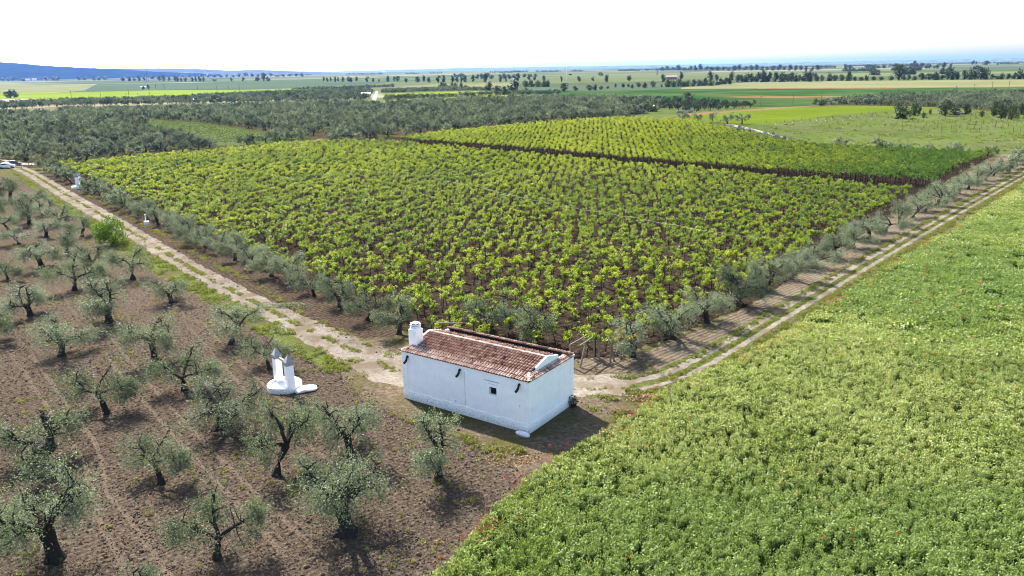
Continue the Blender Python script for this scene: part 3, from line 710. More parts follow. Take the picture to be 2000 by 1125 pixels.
GROVES = [
 ([(-60, 230), (0, 223), (60, 222), (110, 226), (190, 234), (270, 247), (330, 262), (412, 285), (425, 292), (300, 304), (130, 320), (75, 321), (20, 316), (-60, 312)], 7.0, .0),
 ([(110, 217), (350, 211), (560, 206), (715, 203), (745, 208), (800, 200), (1000, 193), (1180, 192), (1250, 196), (1290, 200), (1240, 226), (1180, 231), (1000, 247), (860, 259), (775, 267), (690, 275), (640, 276), (605, 270), (500, 255), (400, 242), (270, 230), (190, 231)], 7.0, .0),
 ([(-60, 206), (150, 197), (350, 191), (460, 185), (600, 179), (700, 175), (729, 179), (722, 190), (715, 196), (350, 204), (100, 208), (0, 215), (-60, 222)], 7.5, .25),
 ([(745, 179), (870, 172.5), (960, 176), (985, 177), (860, 179), (745, 183)], 7.5, .1),
 ([(752, 193), (860, 189), (1000, 182), (1100, 183), (1100, 185), (960, 186), (830, 193), (752, 196)], 6.5, .3),
 ([(1225, 197), (1320, 199), (1480, 207), (1480, 211), (1340, 220), (1290, 213), (1250, 222)], 9.0, .75),
 ([(1590, 205), (1700, 191), (1800, 187), (2060, 182), (2060, 214), (1990, 220), (1880, 212), (1760, 208)], 6.6, .0),
 ([(160, 234), (240, 233), (300, 243), (260, 243)], 6.0, .1),
 ([(560, 176), (740, 170), (770, 168), (768, 170.5), (640, 176)], 9, .3),
 ([(520, 271), (600, 270), (600, 273), (480, 284)], 5, .2), ([(-900, 320), (-60, 225), (-60, 318), (-250, 420), (-700, 600)], 7.5, 0),
]
gpts = []
for pl, sp, tn in GROVES:
    poly = np.array(gp(dens(pl, 2))); lo, hi = poly.min(0), poly.max(0)
    c = (lo + hi) / 2; r = np.linalg.norm(hi - lo) / 2; k = int(r / sp) + 2
    ii, jj = np.meshgrid(np.arange(-k, k), np.arange(-k, k))
    Q = c + (ii.ravel()[:, None] * E1 + jj.ravel()[:, None] * E2) * sp
    Q = Q + RNG.normal(size=Q.shape) * sp * .13
    Q = Q[inpoly(Q, poly) & (RNG.random(len(Q)) > .06)]
    gpts.append(np.concatenate([Q, np.full((len(Q), 1), tn)], 1))
gpts = np.concatenate(gpts)
gpts = gpts[np.argsort(np.hypot(gpts[:, 0], gpts[:, 1]))]
px = proj(lift(gpts[:, :2], 2.0)); vis = (px[:, 0] > -10) & (px[:, 0] < 2010)
d_ = np.hypot(gpts[:, 0], gpts[:, 1])
single = []; want = 300 - NOL[0]
for i in np.where(vis)[0]:
    if len(single) >= want: break
    single.append(i)
for i in single:
    x, y, tn = gpts[i]; lf = px[i][0] < 430
    put_olive(x, y, random.uniform(3.6, 5.0), random.uniform(2.4, 3.3), "silvery olive in the dense grove beyond the vineyard's left end" if lf else "silvery olive in the big grove behind the vineyard's far edge", "olives in the grove by the white lane" if lf else "olives in the grove behind the vineyard", 1, False, None, tint=random.uniform(0, .9))
rest = np.ones(len(gpts), bool); rest[single] = False
gr = gpts[rest]; n = len(gr)
lodB = []
for k in range(6):
    T, Ls, A = olive(400 + k, 4.0, 2.4, 420, .6, .3, 4, False, False, True, .5)
    for l in Ls: T.add(l.V, l.F)
    lodB.append(leaf_mesh("olive_far", A[0], A[1], [M['olive'], M['bark']], np.clip(A[2] + .12, .05, .95), T))
OLF = variants("olive_far_kinds", [leaf_mesh("olive_mid", o[3][0], o[3][1], [M['olive'], M['bark']], o[3][2], o[0]) for o in OL1] + lodB)
dd = np.hypot(gr[:, 0], gr[:, 1]); idx = np.where(dd < 420, RNG.integers(6, 13, n), RNG.integers(0, 6, n))
# children of a collection come sorted by name: the far kinds are named 07..12
idx = np.where(dd < 420, RNG.integers(0, 7, n), RNG.integers(7, 13, n))
scatter("olive_grove", lift(gr[:, :2]), RNG.random(n) * 6.28, RNG.uniform(.8, 1.2, n), idx, OLF, np.clip(gr[:, 2] + RNG.random(n) ** 1.3 * .95, 0, 1), "grey-green mass of olive groves stretching away behind the vineyards", "olive grove")

# ------------------------------------------------------------------ vines on pergola wires
def vine(seed, nleaf, ll, spread=1.0, arms=4):
    rng = np.random.default_rng(seed); St = MB()
    P = wander((0, 0, -.05), (rng.normal() * .06, rng.normal() * .06, 1), 1.75, 5, .07, rng)
    St.tube(P, [.055, .048, .042, .04, .036, .03], 5)
    top = P[-1]; cc = []
    for k in range(arms):
        az = k * 2 * math.pi / arms + rng.normal() * .2
        ln = spread * (rng.uniform(1.05, 1.4) if k % 2 == 0 else rng.uniform(.15, .36))
        Q = wander(top, (math.cos(az), math.sin(az), .18), ln, 5, .16, rng)
        St.tube(Q, [.022 - .003 * i for i in range(6)], 4)
        for q in Q[1:]: cc.append(q)
        if rng.random() < .6: cc.append(Q[-1] + (0, 0, -.2))
    cc.append(np.array(top) + (0, 0, .1)); cc = np.array(cc)
    cc = cc[rng.integers(0, len(cc), 30)] + rng.normal(size=(30, 3)) * np.array([.17, .10, .12]) + np.array([0, 0, .1])
    pick = rng.choice(30, nleaf, p=(lambda a: a / a.sum())(rng.uniform(.3, 1.5, 30)))
    C = cc[pick] + rng.normal(size=(nleaf, 3)) * np.array([.085, .085, .08])
    D = rng.normal(size=(nleaf, 3)) * np.array([1, 1, .55])
    V, F = leaf_arrays(C, D, ll * rng.uniform(.7, 1.3, nleaf), ll * .9 * rng.uniform(.7, 1.2, nleaf), rng)
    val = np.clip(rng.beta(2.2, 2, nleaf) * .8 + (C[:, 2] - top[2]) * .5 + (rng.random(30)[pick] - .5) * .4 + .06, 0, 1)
    return St, (V, F, val)
VN = []
for k in range(6):
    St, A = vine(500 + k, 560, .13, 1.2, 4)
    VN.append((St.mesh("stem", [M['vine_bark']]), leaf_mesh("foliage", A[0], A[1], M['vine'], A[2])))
VM, VF = [], []
for k in range(6):
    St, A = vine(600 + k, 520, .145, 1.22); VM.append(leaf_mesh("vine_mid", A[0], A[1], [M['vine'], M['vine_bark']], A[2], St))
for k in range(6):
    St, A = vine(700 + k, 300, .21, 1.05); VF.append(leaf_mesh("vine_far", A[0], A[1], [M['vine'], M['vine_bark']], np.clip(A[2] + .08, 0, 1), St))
VC = variants("vine_kinds", VM + VF)
stake_mesh = MB().tube([(.12, .05, -.05), (.13, .06, 2.0)], [.035, .03], 5).mesh("stake", [M['stake']])
VSP = 2.2; ROWROT = math.pi / 2 - (AZ + math.pi / 4)
poly_n, poly_f = np.array(gp(dens(VINE_NEAR, 2))), np.array(gp(dens(VINE_FAR, 2)))
O0 = g(1000, 500)[:2]; ii, jj = np.meshgrid(np.arange(-220, 220), np.arange(-220, 220))
G_ = O0 + (ii.ravel()[:, None] * E1 + jj.ravel()[:, None] * E2) * VSP
G_ = G_[(G_[:, 1] > 50) & (G_[:, 1] < 480)]
jit = RNG.normal(size=G_.shape) * .13
near = G_[inpoly(G_, poly_n)]; farv = G_[inpoly(G_, poly_f)]
near = near + RNG.normal(size=near.shape) * .1; farv = farv + RNG.normal(size=farv.shape) * .05
keep = RNG.random(len(near)) > np.where(near[:, 1] < 110, .10, .03); near = near[keep]
near = near[np.argsort(np.hypot(near[:, 0], near[:, 1]))]
hx = np.array([g(790, 777)[:2], g(1034, 848)[:2], g(1124, 790)[:2]])
pn = proj(lift(near, 1.9)); vis = (pn[:, 0] > 0) & (pn[:, 0] < 2000)
hidden = (pn[:, 0] > 830) & (pn[:, 0] < 1110) & (pn[:, 1] > 650)
sel = [i for i in np.where(vis & ~hidden)[0]][:300]
for c_, i in enumerate(sel):
    x, y = near[i]; v = random.randrange(6)
    t = empty("grapevine", (x, y, float(h(x, y))), ROWROT + random.choice((0, math.pi)) + random.gauss(0, .3), random.uniform(.85, 1.12))
    edge = c_ < 12
    tag(t, "bright green grapevine on a stake in the vineyard part nearest the house", "grapevine", "grapevines nearest the house")
    link("stem", VN[v][0], t); f_ = link("foliage", VN[v][1], t); link("stake", stake_mesh, t)
    f_['tint'] = random.uniform(0, .45)
M['vine_turning'] = leaf_mat("turning_vine_leaf", (.2, .14, .01), (.42, .32, .015), (.6, .42, .03), (1., .9, .3), .45, .45, .3, (.3, .3, .02))
for u, v, v_, lb in ((1163, 697, 1, "yellow-tipped grapevine over the thick corner post right of the house roof"), (1212, 699, 3, "orange-tinged grapevine on the corner crossbeam right of the house")):
    q = g(u, v); t = empty("grapevine", q, ROWROT + .5, 1.1); tag(t, lb, "grapevine", "grapevines nearest the house"); link("stem", VN[v_][0], t)
    me = VN[v_][1].copy(); me.materials.clear(); me.materials.append(M['vine_turning'] if v_ == 3 else M['vine']); link("foliage", me, t); link("stake", stake_mesh, t)
rest = np.ones(len(near), bool); rest[sel] = False
nr = near[rest]; allv = np.concatenate([nr, farv]); n = len(allv)
isf = np.arange(n) >= len(nr); dist = np.hypot(allv[:, 0], allv[:, 1])
idx = np.where(isf | (dist > 190), RNG.integers(6, 12, n), RNG.integers(0, 6, n))
pv = proj(lift(allv, 1.8))
tint = np.clip(.12 + .75 * np.clip((pv[:, 0] - 1250) / 600, 0, 1) * (isf * .9 + .35) + (vnoise(allv[:, 0] / 18., allv[:, 1] / 18.) - .5) * .5 + RNG.normal(size=n) * .12 + (~isf) * .18, 0, 1)
tint[isf & (pv[:, 1] < 262)] *= .35
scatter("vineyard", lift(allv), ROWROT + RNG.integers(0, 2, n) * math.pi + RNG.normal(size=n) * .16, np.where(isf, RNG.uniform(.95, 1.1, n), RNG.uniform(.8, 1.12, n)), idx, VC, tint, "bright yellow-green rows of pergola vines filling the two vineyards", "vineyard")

# young vines in the pale plot inside the groves
yv = np.array(gp(dens([(200, 234.5), (260, 232.5), (400, 244), (500, 257), (598, 272), (585, 276), (480, 283), (420, 283), (330, 261)], 2))); lo, hi = yv.min(0), yv.max(0)
ii, jj = np.meshgrid(np.arange(-90, 90), np.arange(-120, 120)); Qy_ = (lo + hi) / 2 + ii.ravel()[:, None] * E1 * 1.6 + jj.ravel()[:, None] * E2 * 2.8
Qy_ = Qy_[inpoly(Qy_, yv)]; Qy_ = Qy_[RNG.random(len(Qy_)) > .08]; n = len(Qy_)
scatter("young_vines", lift(Qy_ + RNG.normal(size=Qy_.shape) * .12), RNG.random(n) * 6.28, RNG.uniform(.42, .62, n), RNG.integers(6, 12, n), VC, RNG.uniform(.5, 1, n), "neat rows of small young vines in the pale plot between the olive groves", "young vines")
# end posts and beams of the pergola at the corner by the house, and along the lane between both vineyards
def post(u, v, hh, lean, label, group="wooden end posts of the pergola", name="vineyard_post", tilt=.0):
    q = g(u, v); t = MB(); dx, dy = math.cos(lean) * tilt, math.sin(lean) * tilt
    t.tube([(0, 0, -.1), (dx * .5, dy * .5, hh * .5), (dx, dy, hh)], [.095, .09, .08], 7)
    o = t.build(name, M['stake']); o.location = q; tag(o, label, "post", group); return o
PL = [(1113, 716, "left post under the light crossbeam behind the house's right corner"), (1160, 700, "thick post under the yellow vine right of the house roof"), (1192, 708, "short post right of the thick one under the yellow vine"), (1171, 702, "post between the thick one and the crossbeam"), (1222, 690, "post below the orange-leaved vine"), (1132, 719, "slanting brace post closest to the house corner"), (1200, 706, "slanting post beneath the orange-leaved vine"), (1295, 668, "slanting post under the third olive right of the house")]
for i, (u, v, lb) in enumerate(PL): post(u, v, [2.0, 2.1, 1.9, 1.7, 2., 2.0, 2.2, 2.0][i], [0, 0, 1, 2, .5, .8, 2.6, 2.8][i], lb, tilt=[0, 0, .1, .25, .05, .8, .6, .8][i])
def beam(a, b, label):
    A_, B_ = g(*a[:2]), g(*b[:2]); A_[2] += a[2]; B_[2] += b[2]
    o = MB().tube([A_, (A_ + B_) / 2 + [0, 0, -.03], B_], [.07, .07, .07], 6).build("pergola_beam", M['stake']); tag(o, label, "beam", "light crossbeams at the vineyard corner")
beam((1113, 716, 2.0), (1147, 695, 2.0), "upper light crossbeam behind the house's right corner")
beam((1132, 719, 2.05), (1160, 700, 2.1), "lower light crossbeam running to the thick post")
beam((1192, 708, 1.9), (1222, 690, 2.0), "crossbeam under the orange-leaved vine")
beam((858, 668, 1.9), (905, 668, 1.9), "crossbeam under vines behind the chimney")
# thin posts of the first far row along the lane
LA, LB_ = g(783, 279)[:2], g(1812, 368)[:2]; k = int(np.linalg.norm(LB_ - LA) / .6); mb = MB()
for i in range(k):
    q = LA + (LB_ - LA) * (i / k) + RNG.normal(size=2) * .15; z = float(h(*q))
    mb.tube([(q[0], q[1], z - .05), (q[0] + RNG.normal() * .06, q[1] + RNG.normal() * .06, z + 1.75)], [.06, .055], 4)
tag(mb.build("lane_posts", M['vine_bark']), "dark stems and posts lining the lane between the two vineyards", "posts", None, 'stuff')
# pale hose along the wires
mb = MB()
HP = [g(u, v, 2.2) for u, v in [(870, 352), (930, 362), (1000, 380), (1060, 393), (1110, 403), (1180, 413), (1250, 425), (1320, 438), (1400, 452), (1480, 462)]]
for a, b in zip(HP[:-1], HP[1:]): mb.tube([(a[0], a[1], 2.1), ((a + b)[0] / 2, (a + b)[1] / 2, 1.95), (b[0], b[1], 2.1)], [.012] * 3, 5)
tag(mb.build("irrigation_hose", plain("pale_hose", (.6, .6, .58), .5, .3, .1)), "thin pale irrigation hose running across the near vineyard's canopy", "hose")

# ------------------------------------------------------------------ white farmhouse
def wall_mat(name, base=(.9, .895, .88), dirt=1.0):
    mt, nt, out = newmat(name)
    tc = nt.nodes.new("ShaderNodeTexCoord"); v = tc.outputs['Object']
    sx = nt.nodes.new("ShaderNodeSeparateXYZ"); L(nt, v, sx.inputs[0])
    n1 = noise(nt, v, 1.3, 6, .65); n2 = noise(nt, v, 9, 5, .7)
    col = ramp(nt, n1, [(.3, tuple(x * .9 for x in base)), (.6, base)])
    # peeling and splash dirt near the ground, its shape from the noise
    low = math_(nt, 'SUBTRACT', 1.0, math_(nt, 'DIVIDE', sx.outputs[2], .75))
    f = math_(nt, 'MULTIPLY', ramp(nt, math_(nt, 'ADD', n2, math_(nt, 'MULTIPLY', low, .28)), [(.60, (0, 0, 0)), (.72, (1, 1, 1))]), .6 * dirt)
    col = mix(nt, f, col, (.42, .40, .37))
    mp = nt.nodes.new("ShaderNodeMapping"); mp.inputs['Scale'].default_value = (5, 5, .35); L(nt, v, mp.inputs[0])
    st = ramp(nt, noise(nt, mp.outputs[0], 1.0, 4, .6), [(.55, (0, 0, 0)), (.75, (1, 1, 1))])
    col = mix(nt, math_(nt, 'MULTIPLY', st, .12 * dirt), col, (.5, .48, .45))
    finish(nt, out, col, .9, math_(nt, 'ADD', n1, math_(nt, 'MULTIPLY', n2, .5)), .35, .02, .1)
    return mt
M['wall'] = wall_mat("whitewash")
def tile_mat():
    mt, nt, out = newmat("terracotta_tile")
    at = nt.nodes.new("ShaderNodeAttribute"); at.attribute_name = "v"
    tc = nt.nodes.new("ShaderNodeTexCoord"); n = noise(nt, tc.outputs['Object'], 6, 5, .7); big = noise(nt, tc.outputs['Object'], .6, 3, .6)
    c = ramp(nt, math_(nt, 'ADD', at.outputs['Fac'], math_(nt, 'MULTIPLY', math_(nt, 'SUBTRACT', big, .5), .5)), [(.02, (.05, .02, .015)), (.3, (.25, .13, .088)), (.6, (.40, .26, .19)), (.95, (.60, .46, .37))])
    c = mix(nt, .5, c, ramp(nt, n, [(.3, (.3, .3, .3)), (.7, (.7, .7, .7))]), 'OVERLAY')
    finish(nt, out, c, .85, n, .4, .015, .15); return mt
M['tile'] = tile_mat()
M['shaded_inside'] = plain("dark_inside", (.02, .018, .017), .95, .05)  # near-black colour standing for shade inside openings and the sunken gutter
M['old_plaster'] = plain("brown_plaster", (.09, .07, .06), .95, .05, .4, 3)
M['grey_cap'] = plain("grey_stone", (.26, .26, .27), .95, .05, .4, 7, .6, .03)
M['spout'] = plain("dark_spout", (.012, .014, .014), .6, .3, .2)
LW, DW, HW = 11.86, 6.16, 3.93
hq = g(790, 777)
house = empty("farmhouse", (hq[0], hq[1], 0), math.atan2(-.5713, .8207))
tag(house, "white windowless farmhouse with red tile roof and a chimney at the bend of the tracks", "farmhouse")
house['label'] = "white rectangular farmhouse with red tile roof and one chimney"
def tiles(O, U, LU, Vv, LV, pitch, course, name, rng, light=.5, parent=house, clip=None, jit_=.18):
    O, U, Vv = np.array(O, float), np.array(U, float), np.array(Vv, float); Nn = np.cross(U, Vv); Nn /= np.linalg.norm(Nn)
    if Nn[2] < 0: Nn = -Nn
    mb = MB(); nc = int(round(LU / pitch)); nr = int(round(LV / course)); pitch = LU / nc; course = LV / nr
    mb.add([O, O + U * LU, O + U * LU + Vv * LV, O + Vv * LV], [(0, 1, 2, 3)], 0, .1)
    for r in range(nr):
        for c in range(nc):
            u0 = c * pitch + rng.normal() * .006; v0 = r * course - .03 + rng.normal() * .012
            if clip and not clip(u0 + pitch / 2, v0 + course / 2): continue
            w0, w1 = pitch * .74, pitch * .62; V = []
            lift0, lift1 = .075, .018; hh = pitch * .38
            for (vv, w, lf) in ((v0, w0, lift0), (v0 + course + .05, w1, lift1)):
                for k in range(5):
                    t = k / 4
                    V.append(O + U * (u0 + pitch / 2 - w / 2 + w * t) + Vv * vv + Nn * (lf + hh * math.sin(math.pi * t)))
            for k in range(5):
                t = k / 4; V.append(O + U * (u0 + pitch / 2 - w0 * .5 + w0 * t) + Vv * v0 + Nn * (lift0 - .035 + (hh - .03) * math.sin(math.pi * t) * .9))
            F = [(k, k + 1, 6 + k, 5 + k) for k in range(4)] + [(10 + k, 11 + k, k + 1, k) for k in range(4)]
            val = float(np.clip(light + rng.normal() * jit_, 0, 1)); mb.add(V, F, 0, [val] * 4 + [.05] * 4)  # end faces coloured near-black, painting the shade line below each course
    o = mb.build(name, M['tile'], parent); o['kind'] = 'stuff'; return o
rngh = np.random.default_rng(5)
# walls, each with its thickness; the front one has the window opening
WX0, WX1, WZ0, WZ1 = LW - 3.46, LW - 2.80, 2.27, 2.87
mb = MB(); th = .32
xs, zs = [0, WX0, WX1, LW], [-.2, WZ0, WZ1, HW]
for i in range(3):
    for j in range(3):
        if i == 1 and j == 1: continue
        mb.add([(xs[i], 0, zs[j]), (xs[i + 1], 0, zs[j]), (xs[i + 1], 0, zs[j + 1]), (xs[i], 0, zs[j + 1])], [(0, 1, 2, 3)])
mb.add([(WX0, 0, WZ0), (WX0, 0, WZ1), (WX0, th, WZ1), (WX0, th, WZ0)], [(0, 1, 2, 3)])
mb.add([(WX1, 0, WZ0), (WX1, th, WZ0), (WX1, th, WZ1), (WX1, 0, WZ1)], [(0, 1, 2, 3)])
mb.add([(WX0, 0, WZ0), (WX0, th, WZ0), (WX1, th, WZ0), (WX1, 0, WZ0)], [(0, 1, 2, 3)])
mb.add([(WX0, 0, WZ1), (WX1, 0, WZ1), (WX1, th, WZ1), (WX0, th, WZ1)], [(0, 1, 2, 3)])
mb.build("wall", M['wall'], house)
MB().box((LW - .16, DW / 2, HW / 2 - .1), (.32, DW - .01, HW + .2)).build("wall", M['wall'], house)
MB().box((.16, DW / 2, HW / 2 - .1), (.32, DW - .01, HW + .2)).build("wall", M['wall'], house)
MB().box((LW / 2, DW - .16, HW / 2 - .1), (LW - .66, .32, HW + .2)).build("wall", M['wall'], house)
# plinth, corner strips, patch round the window, seam: plaster a little proud of the wall
mb = MB()
for k in range(24):
    x0, x1 = LW * k / 24, LW * (k + 1) / 24; hz = .72 + .05 * math.sin(k * 1.7) + rngh.normal() * .015
    mb.box(((x0 + x1) / 2, -.018, hz / 2 - .1), (x1 - x0, .035, hz + .2))
for k in range(12):
    y0, y1 = DW * k / 12, DW * (k + 1) / 12; hz = .70 + .04 * math.sin(k * 2.1)
    mb.box((LW + .018, (y0 + y1) / 2, hz / 2 - .1), (.035, y1 - y0, hz + .2))
mb.build("plinth", M['wall'], house)
def trimbox(name, c, d): return MB().box(c, d).build(name, M['wall'], house)
trimbox("corner_strip", (.24, -.011, 2.3), (.48, .022, 3.1)); trimbox("corner_strip", (LW + .011, DW - .24, 2.3), (.022, .48, 3.1))
trimbox("corner_strip", (LW - .22, -.011, 2.3), (.44, .022, 3.1)); trimbox("corner_strip", (LW + .011, .2, 2.3), (.022, .4, 3.1))
mb = MB(); px0, px1, pz0, pz1 = WX0 - .28, WX1 + .42, 1.15, 3.12; pd = .014
for (x0, x1, z0, z1) in ((px0, WX0, pz0, pz1), (WX1, px1, pz0, pz1), (WX0, WX1, pz0, WZ0), (WX0, WX1, WZ1, pz1)):
    mb.box(((x0 + x1) / 2, -pd / 2, (z0 + z1) / 2), (x1 - x0, pd, z1 - z0))
mb.build("plaster_patch", M['wall'], house)
MB().box((LW - 5.7, -.005, 2.2), (.03, .01, 2.7)).build("wall_seam", plain("seam", (.5, .5, .5), .9), house)
# window: dark pane set back in the opening with a frame
wnd = MB().box(((WX0 + WX1) / 2, th - .05, (WZ0 + WZ1) / 2), (WX1 - WX0, .02, WZ1 - WZ0)).build("window", M['shaded_inside'], house)
mb = MB(); fw = .045
mb.box(((WX0 + WX1) / 2, th - .08, WZ0 + fw / 2), (WX1 - WX0, .04, fw)); mb.box(((WX0 + WX1) / 2, th - .08, WZ1 - fw / 2), (WX1 - WX0, .04, fw))
mb.box((WX0 + fw / 2, th - .08, (WZ0 + WZ1) / 2), (fw, .04, WZ1 - WZ0 - 2 * fw)); mb.box((WX1 - fw / 2, th - .08, (WZ0 + WZ1) / 2), (fw, .04, WZ1 - WZ0 - 2 * fw))
mb.build("frame", plain("dark_frame", (.05, .055, .07), .7), wnd)
# faded brush lettering above the window, no longer legible
mb = MB(); 
for row, (zz, amp, x0, x1, wd) in enumerate(((3.32, .06, LW - 3.9, LW - 2.55, .016), (3.1, .03, LW - 3.55, LW - 2.7, .008))):
    P = []
    for k in range(64):
        t = k / 63; P.append((x0 + (x1 - x0) * t + .018 * math.sin(k * 1.9), zz + amp * .5 * math.sin(k * 2.3 + .7 * math.sin(k * .61)) * (.5 + .5 * vnoise(k * .35, row + 2.)) + (.05 if k % 17 == 5 else 0)))
    for a, b in zip(P[:-1], P[1:]):
        d = np.array([b[0] - a[0], b[1] - a[1]]); n_ = np.array([-d[1], d[0]]) / (np.linalg.norm(d) + 1e-6) * wd
        mb.add([(a[0] - n_[0], -.017, a[1] - n_[1]), (b[0] - n_[0], -.017, b[1] - n_[1]), (b[0] + n_[0], -.017, b[1] + n_[1]), (a[0] + n_[0], -.017, a[1] + n_[1])], [(0, 1, 2, 3)])
mb.build("faded_lettering", plain("faded_paint", (.33, .36, .44), .9, .05, .3, 9), house)
# small marks on the plaster
mb = MB()
for (x, z) in ((.12, 1.85), (LW - .8, 2.0), (LW - 6.6, 1.0), (LW - 7.2, .62)):
    for k in range(5): mb.add([(x + rngh.normal() * .05, -.03, z + rngh.normal() * .05) for _ in range(3)], [(0, 1, 2)])
mb.build("plaster_marks", plain("mark", (.3, .3, .33), .9), house)
# roof: coping strips round the walls, gable roof, sunken gutter behind it
RZ, RY = 4.74, 3.05; EV = .10
cy, cz = .74, 4.19
sl = np.array([0, cy + EV, cz - (HW + .03)]); ls = np.linalg.norm(sl)
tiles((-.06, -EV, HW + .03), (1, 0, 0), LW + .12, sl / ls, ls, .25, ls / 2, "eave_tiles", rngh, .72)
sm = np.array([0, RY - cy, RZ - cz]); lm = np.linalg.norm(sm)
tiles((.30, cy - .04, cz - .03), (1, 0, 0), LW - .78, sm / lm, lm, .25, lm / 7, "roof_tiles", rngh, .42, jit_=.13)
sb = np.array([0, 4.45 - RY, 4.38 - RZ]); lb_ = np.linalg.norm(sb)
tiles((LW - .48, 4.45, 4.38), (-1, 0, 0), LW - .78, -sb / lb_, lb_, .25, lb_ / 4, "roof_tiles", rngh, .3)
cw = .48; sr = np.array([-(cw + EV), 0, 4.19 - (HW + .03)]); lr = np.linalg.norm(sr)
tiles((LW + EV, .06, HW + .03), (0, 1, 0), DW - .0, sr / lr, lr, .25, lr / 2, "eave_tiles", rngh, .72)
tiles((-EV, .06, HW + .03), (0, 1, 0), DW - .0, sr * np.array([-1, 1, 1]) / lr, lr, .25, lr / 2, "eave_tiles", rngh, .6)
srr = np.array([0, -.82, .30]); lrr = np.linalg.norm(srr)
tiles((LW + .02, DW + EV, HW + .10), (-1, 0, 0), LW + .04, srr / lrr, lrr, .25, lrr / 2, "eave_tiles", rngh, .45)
MB().box((LW / 2, -.04, HW + .0), (LW + .14, .12, .05)).build("cornice", M['wall'], house)
MB().box((LW + .04, DW / 2 + .01, HW + .0), (.12, DW - .08, .05)).build("cornice", M['wall'], house)
# solid bodies beneath the tiles
mb = MB(); e = .03
mb.add([(.3, cy, 3.9), (LW - .48, cy, 3.9), (LW - .48, 4.47, 3.9), (.3, 4.47, 3.9), (.3, cy, cz - .05), (LW - .48, cy, cz - .05), (LW - .48, 4.47, 4.31), (.3, 4.47, 4.31), (.3, RY, RZ - .05), (LW - .48, RY, RZ - .05)],
       [(0, 1, 2, 3), (4, 5, 9, 8), (8, 9, 6, 7), (2, 6, 7, 3), (0, 4, 5, 1)][0:5])
mb.build("roof_body", M['old_plaster'], house)
MB().box((LW / 2, 5.15, 3.28), (LW - .68, 1.0, .06)).build("gutter_floor", M['old_plaster'], house)
MB().box((LW / 2, 5.48, 3.80), (LW - .66, .05, 1.02)).build("gutter_wall", M['shaded_inside'], house)  # viewer-facing side; its shade is put into the near-black colour
MB().box((LW / 2, 4.50, 3.75), (LW - .8, .05, 1.0)).build("gutter_wall", M['old_plaster'], house)
MB().box((.34, 5.2, 4.14), (.10, 1.0, .16)).build("end_coping", M['wall'], house)
MB().box((LW - .40, 5.2, 4.14), (.10, 1.0, .16)).build("end_coping", M['wall'], house)
for x0, x1 in ((LW - .50, LW - .36), (.18, .32)):
    ya, yb = (1.55, 4.55) if x0 > 5 else (1.1, 4.6)
    za = cz + (ya - cy) * (RZ - cz) / (RY - cy) + .09; zb = RZ + (yb - RY) * (4.36 - RZ) / (4.65 - RY) + .09; zt = RZ + .11
    mb = MB(); V = []
    for x in (x0, x1): V += [(x, ya, 4.05), (x, yb, 4.05), (x, yb, zb), (x, RY, zt), (x, ya, za)]
    mb.add(V, [(0, 4, 3, 2, 1), (5, 6, 7, 8, 9), (0, 5, 9, 4), (4, 9, 8, 3), (3, 8, 7, 2), (2, 7, 6, 1)]); mb.build("gable_end", M['wall'], house)
def cap_mesh(ln, r0=.115, r1=.095, val=.75):
    mb = MB(); V = []
    for (x, r, dz) in ((0, r0, .02), (ln, r1, 0)):
        for k in range(6):
            t = math.pi * k / 5; V.append((x, r * math.cos(t), dz + r * .8 * math.sin(t)))
    for k in range(6):
        t = math.pi * k / 5; V.append((0, (r0 - .03) * math.cos(t), .02 + (r0 - .03) * .8 * math.sin(t)))
    return mb.add(V, [(k, k + 1, 7 + k, 6 + k) for k in range(5)] + [(12 + k, 13 + k, k + 1, k) for k in range(5)], 0, [val] * 5 + [.1] * 5).mesh("ridge_tile", [M['tile']])
caps = [cap_mesh(.40, val=v) for v in (.55, .7, .8, .9)]
nr_ = 31
for k in range(nr_):
    o = link("ridge_tile", caps[random.randrange(4)], house); o.location = (.34 + k * (LW - .86) / nr_, RY + random.gauss(0, .006), RZ + .045); o.rotation_euler = (0, random.gauss(0, .02), random.gauss(0, .03))
for k in range(4):
    t = k / 4; o = link("hip_tile", caps[k], house)
    o.location = (LW + .09 - (.53) * t, -.08 + .78 * t, HW + .09 + .2 * t); o.rotation_euler = (0, math.radians(-12), math.radians(124))
# chimney
ch = MB().box((.42, 1.25, 4.75), (.80, .80, 1.5)).build("chimney", M['wall'], house)
MB().box((.42, 1.25, 5.56), (.72, .72, .13), taper=.82).build("shoulder", M['wall'], ch)
for k, (zz, d) in enumerate(((5.70, .62), (5.84, .64), (5.98, .56))):
    MB().box((.42, 1.25, zz - .055), (.46, .46, .07)).build("vent_gap", M['shaded_inside'], ch)
    MB().box((.42, 1.25, zz), (d, d, .06)).build("cap_slab", M['wall'], ch)
# rain spouts
for a in (11.25, 6.09, .78):
    x = LW - a; mb = MB()
    mb.tube([(x, .1, 3.62), (x, -.05, 3.62), (x, -.13, 3.57), (x, -.16, 3.46), (x - .01, -.2, 3.36), (x - .03, -.3, 3.26), (x - .06, -.44, 3.17)], [.095] * 7, 8)
    mb.build("rain_spout", M['spout'], house, True)
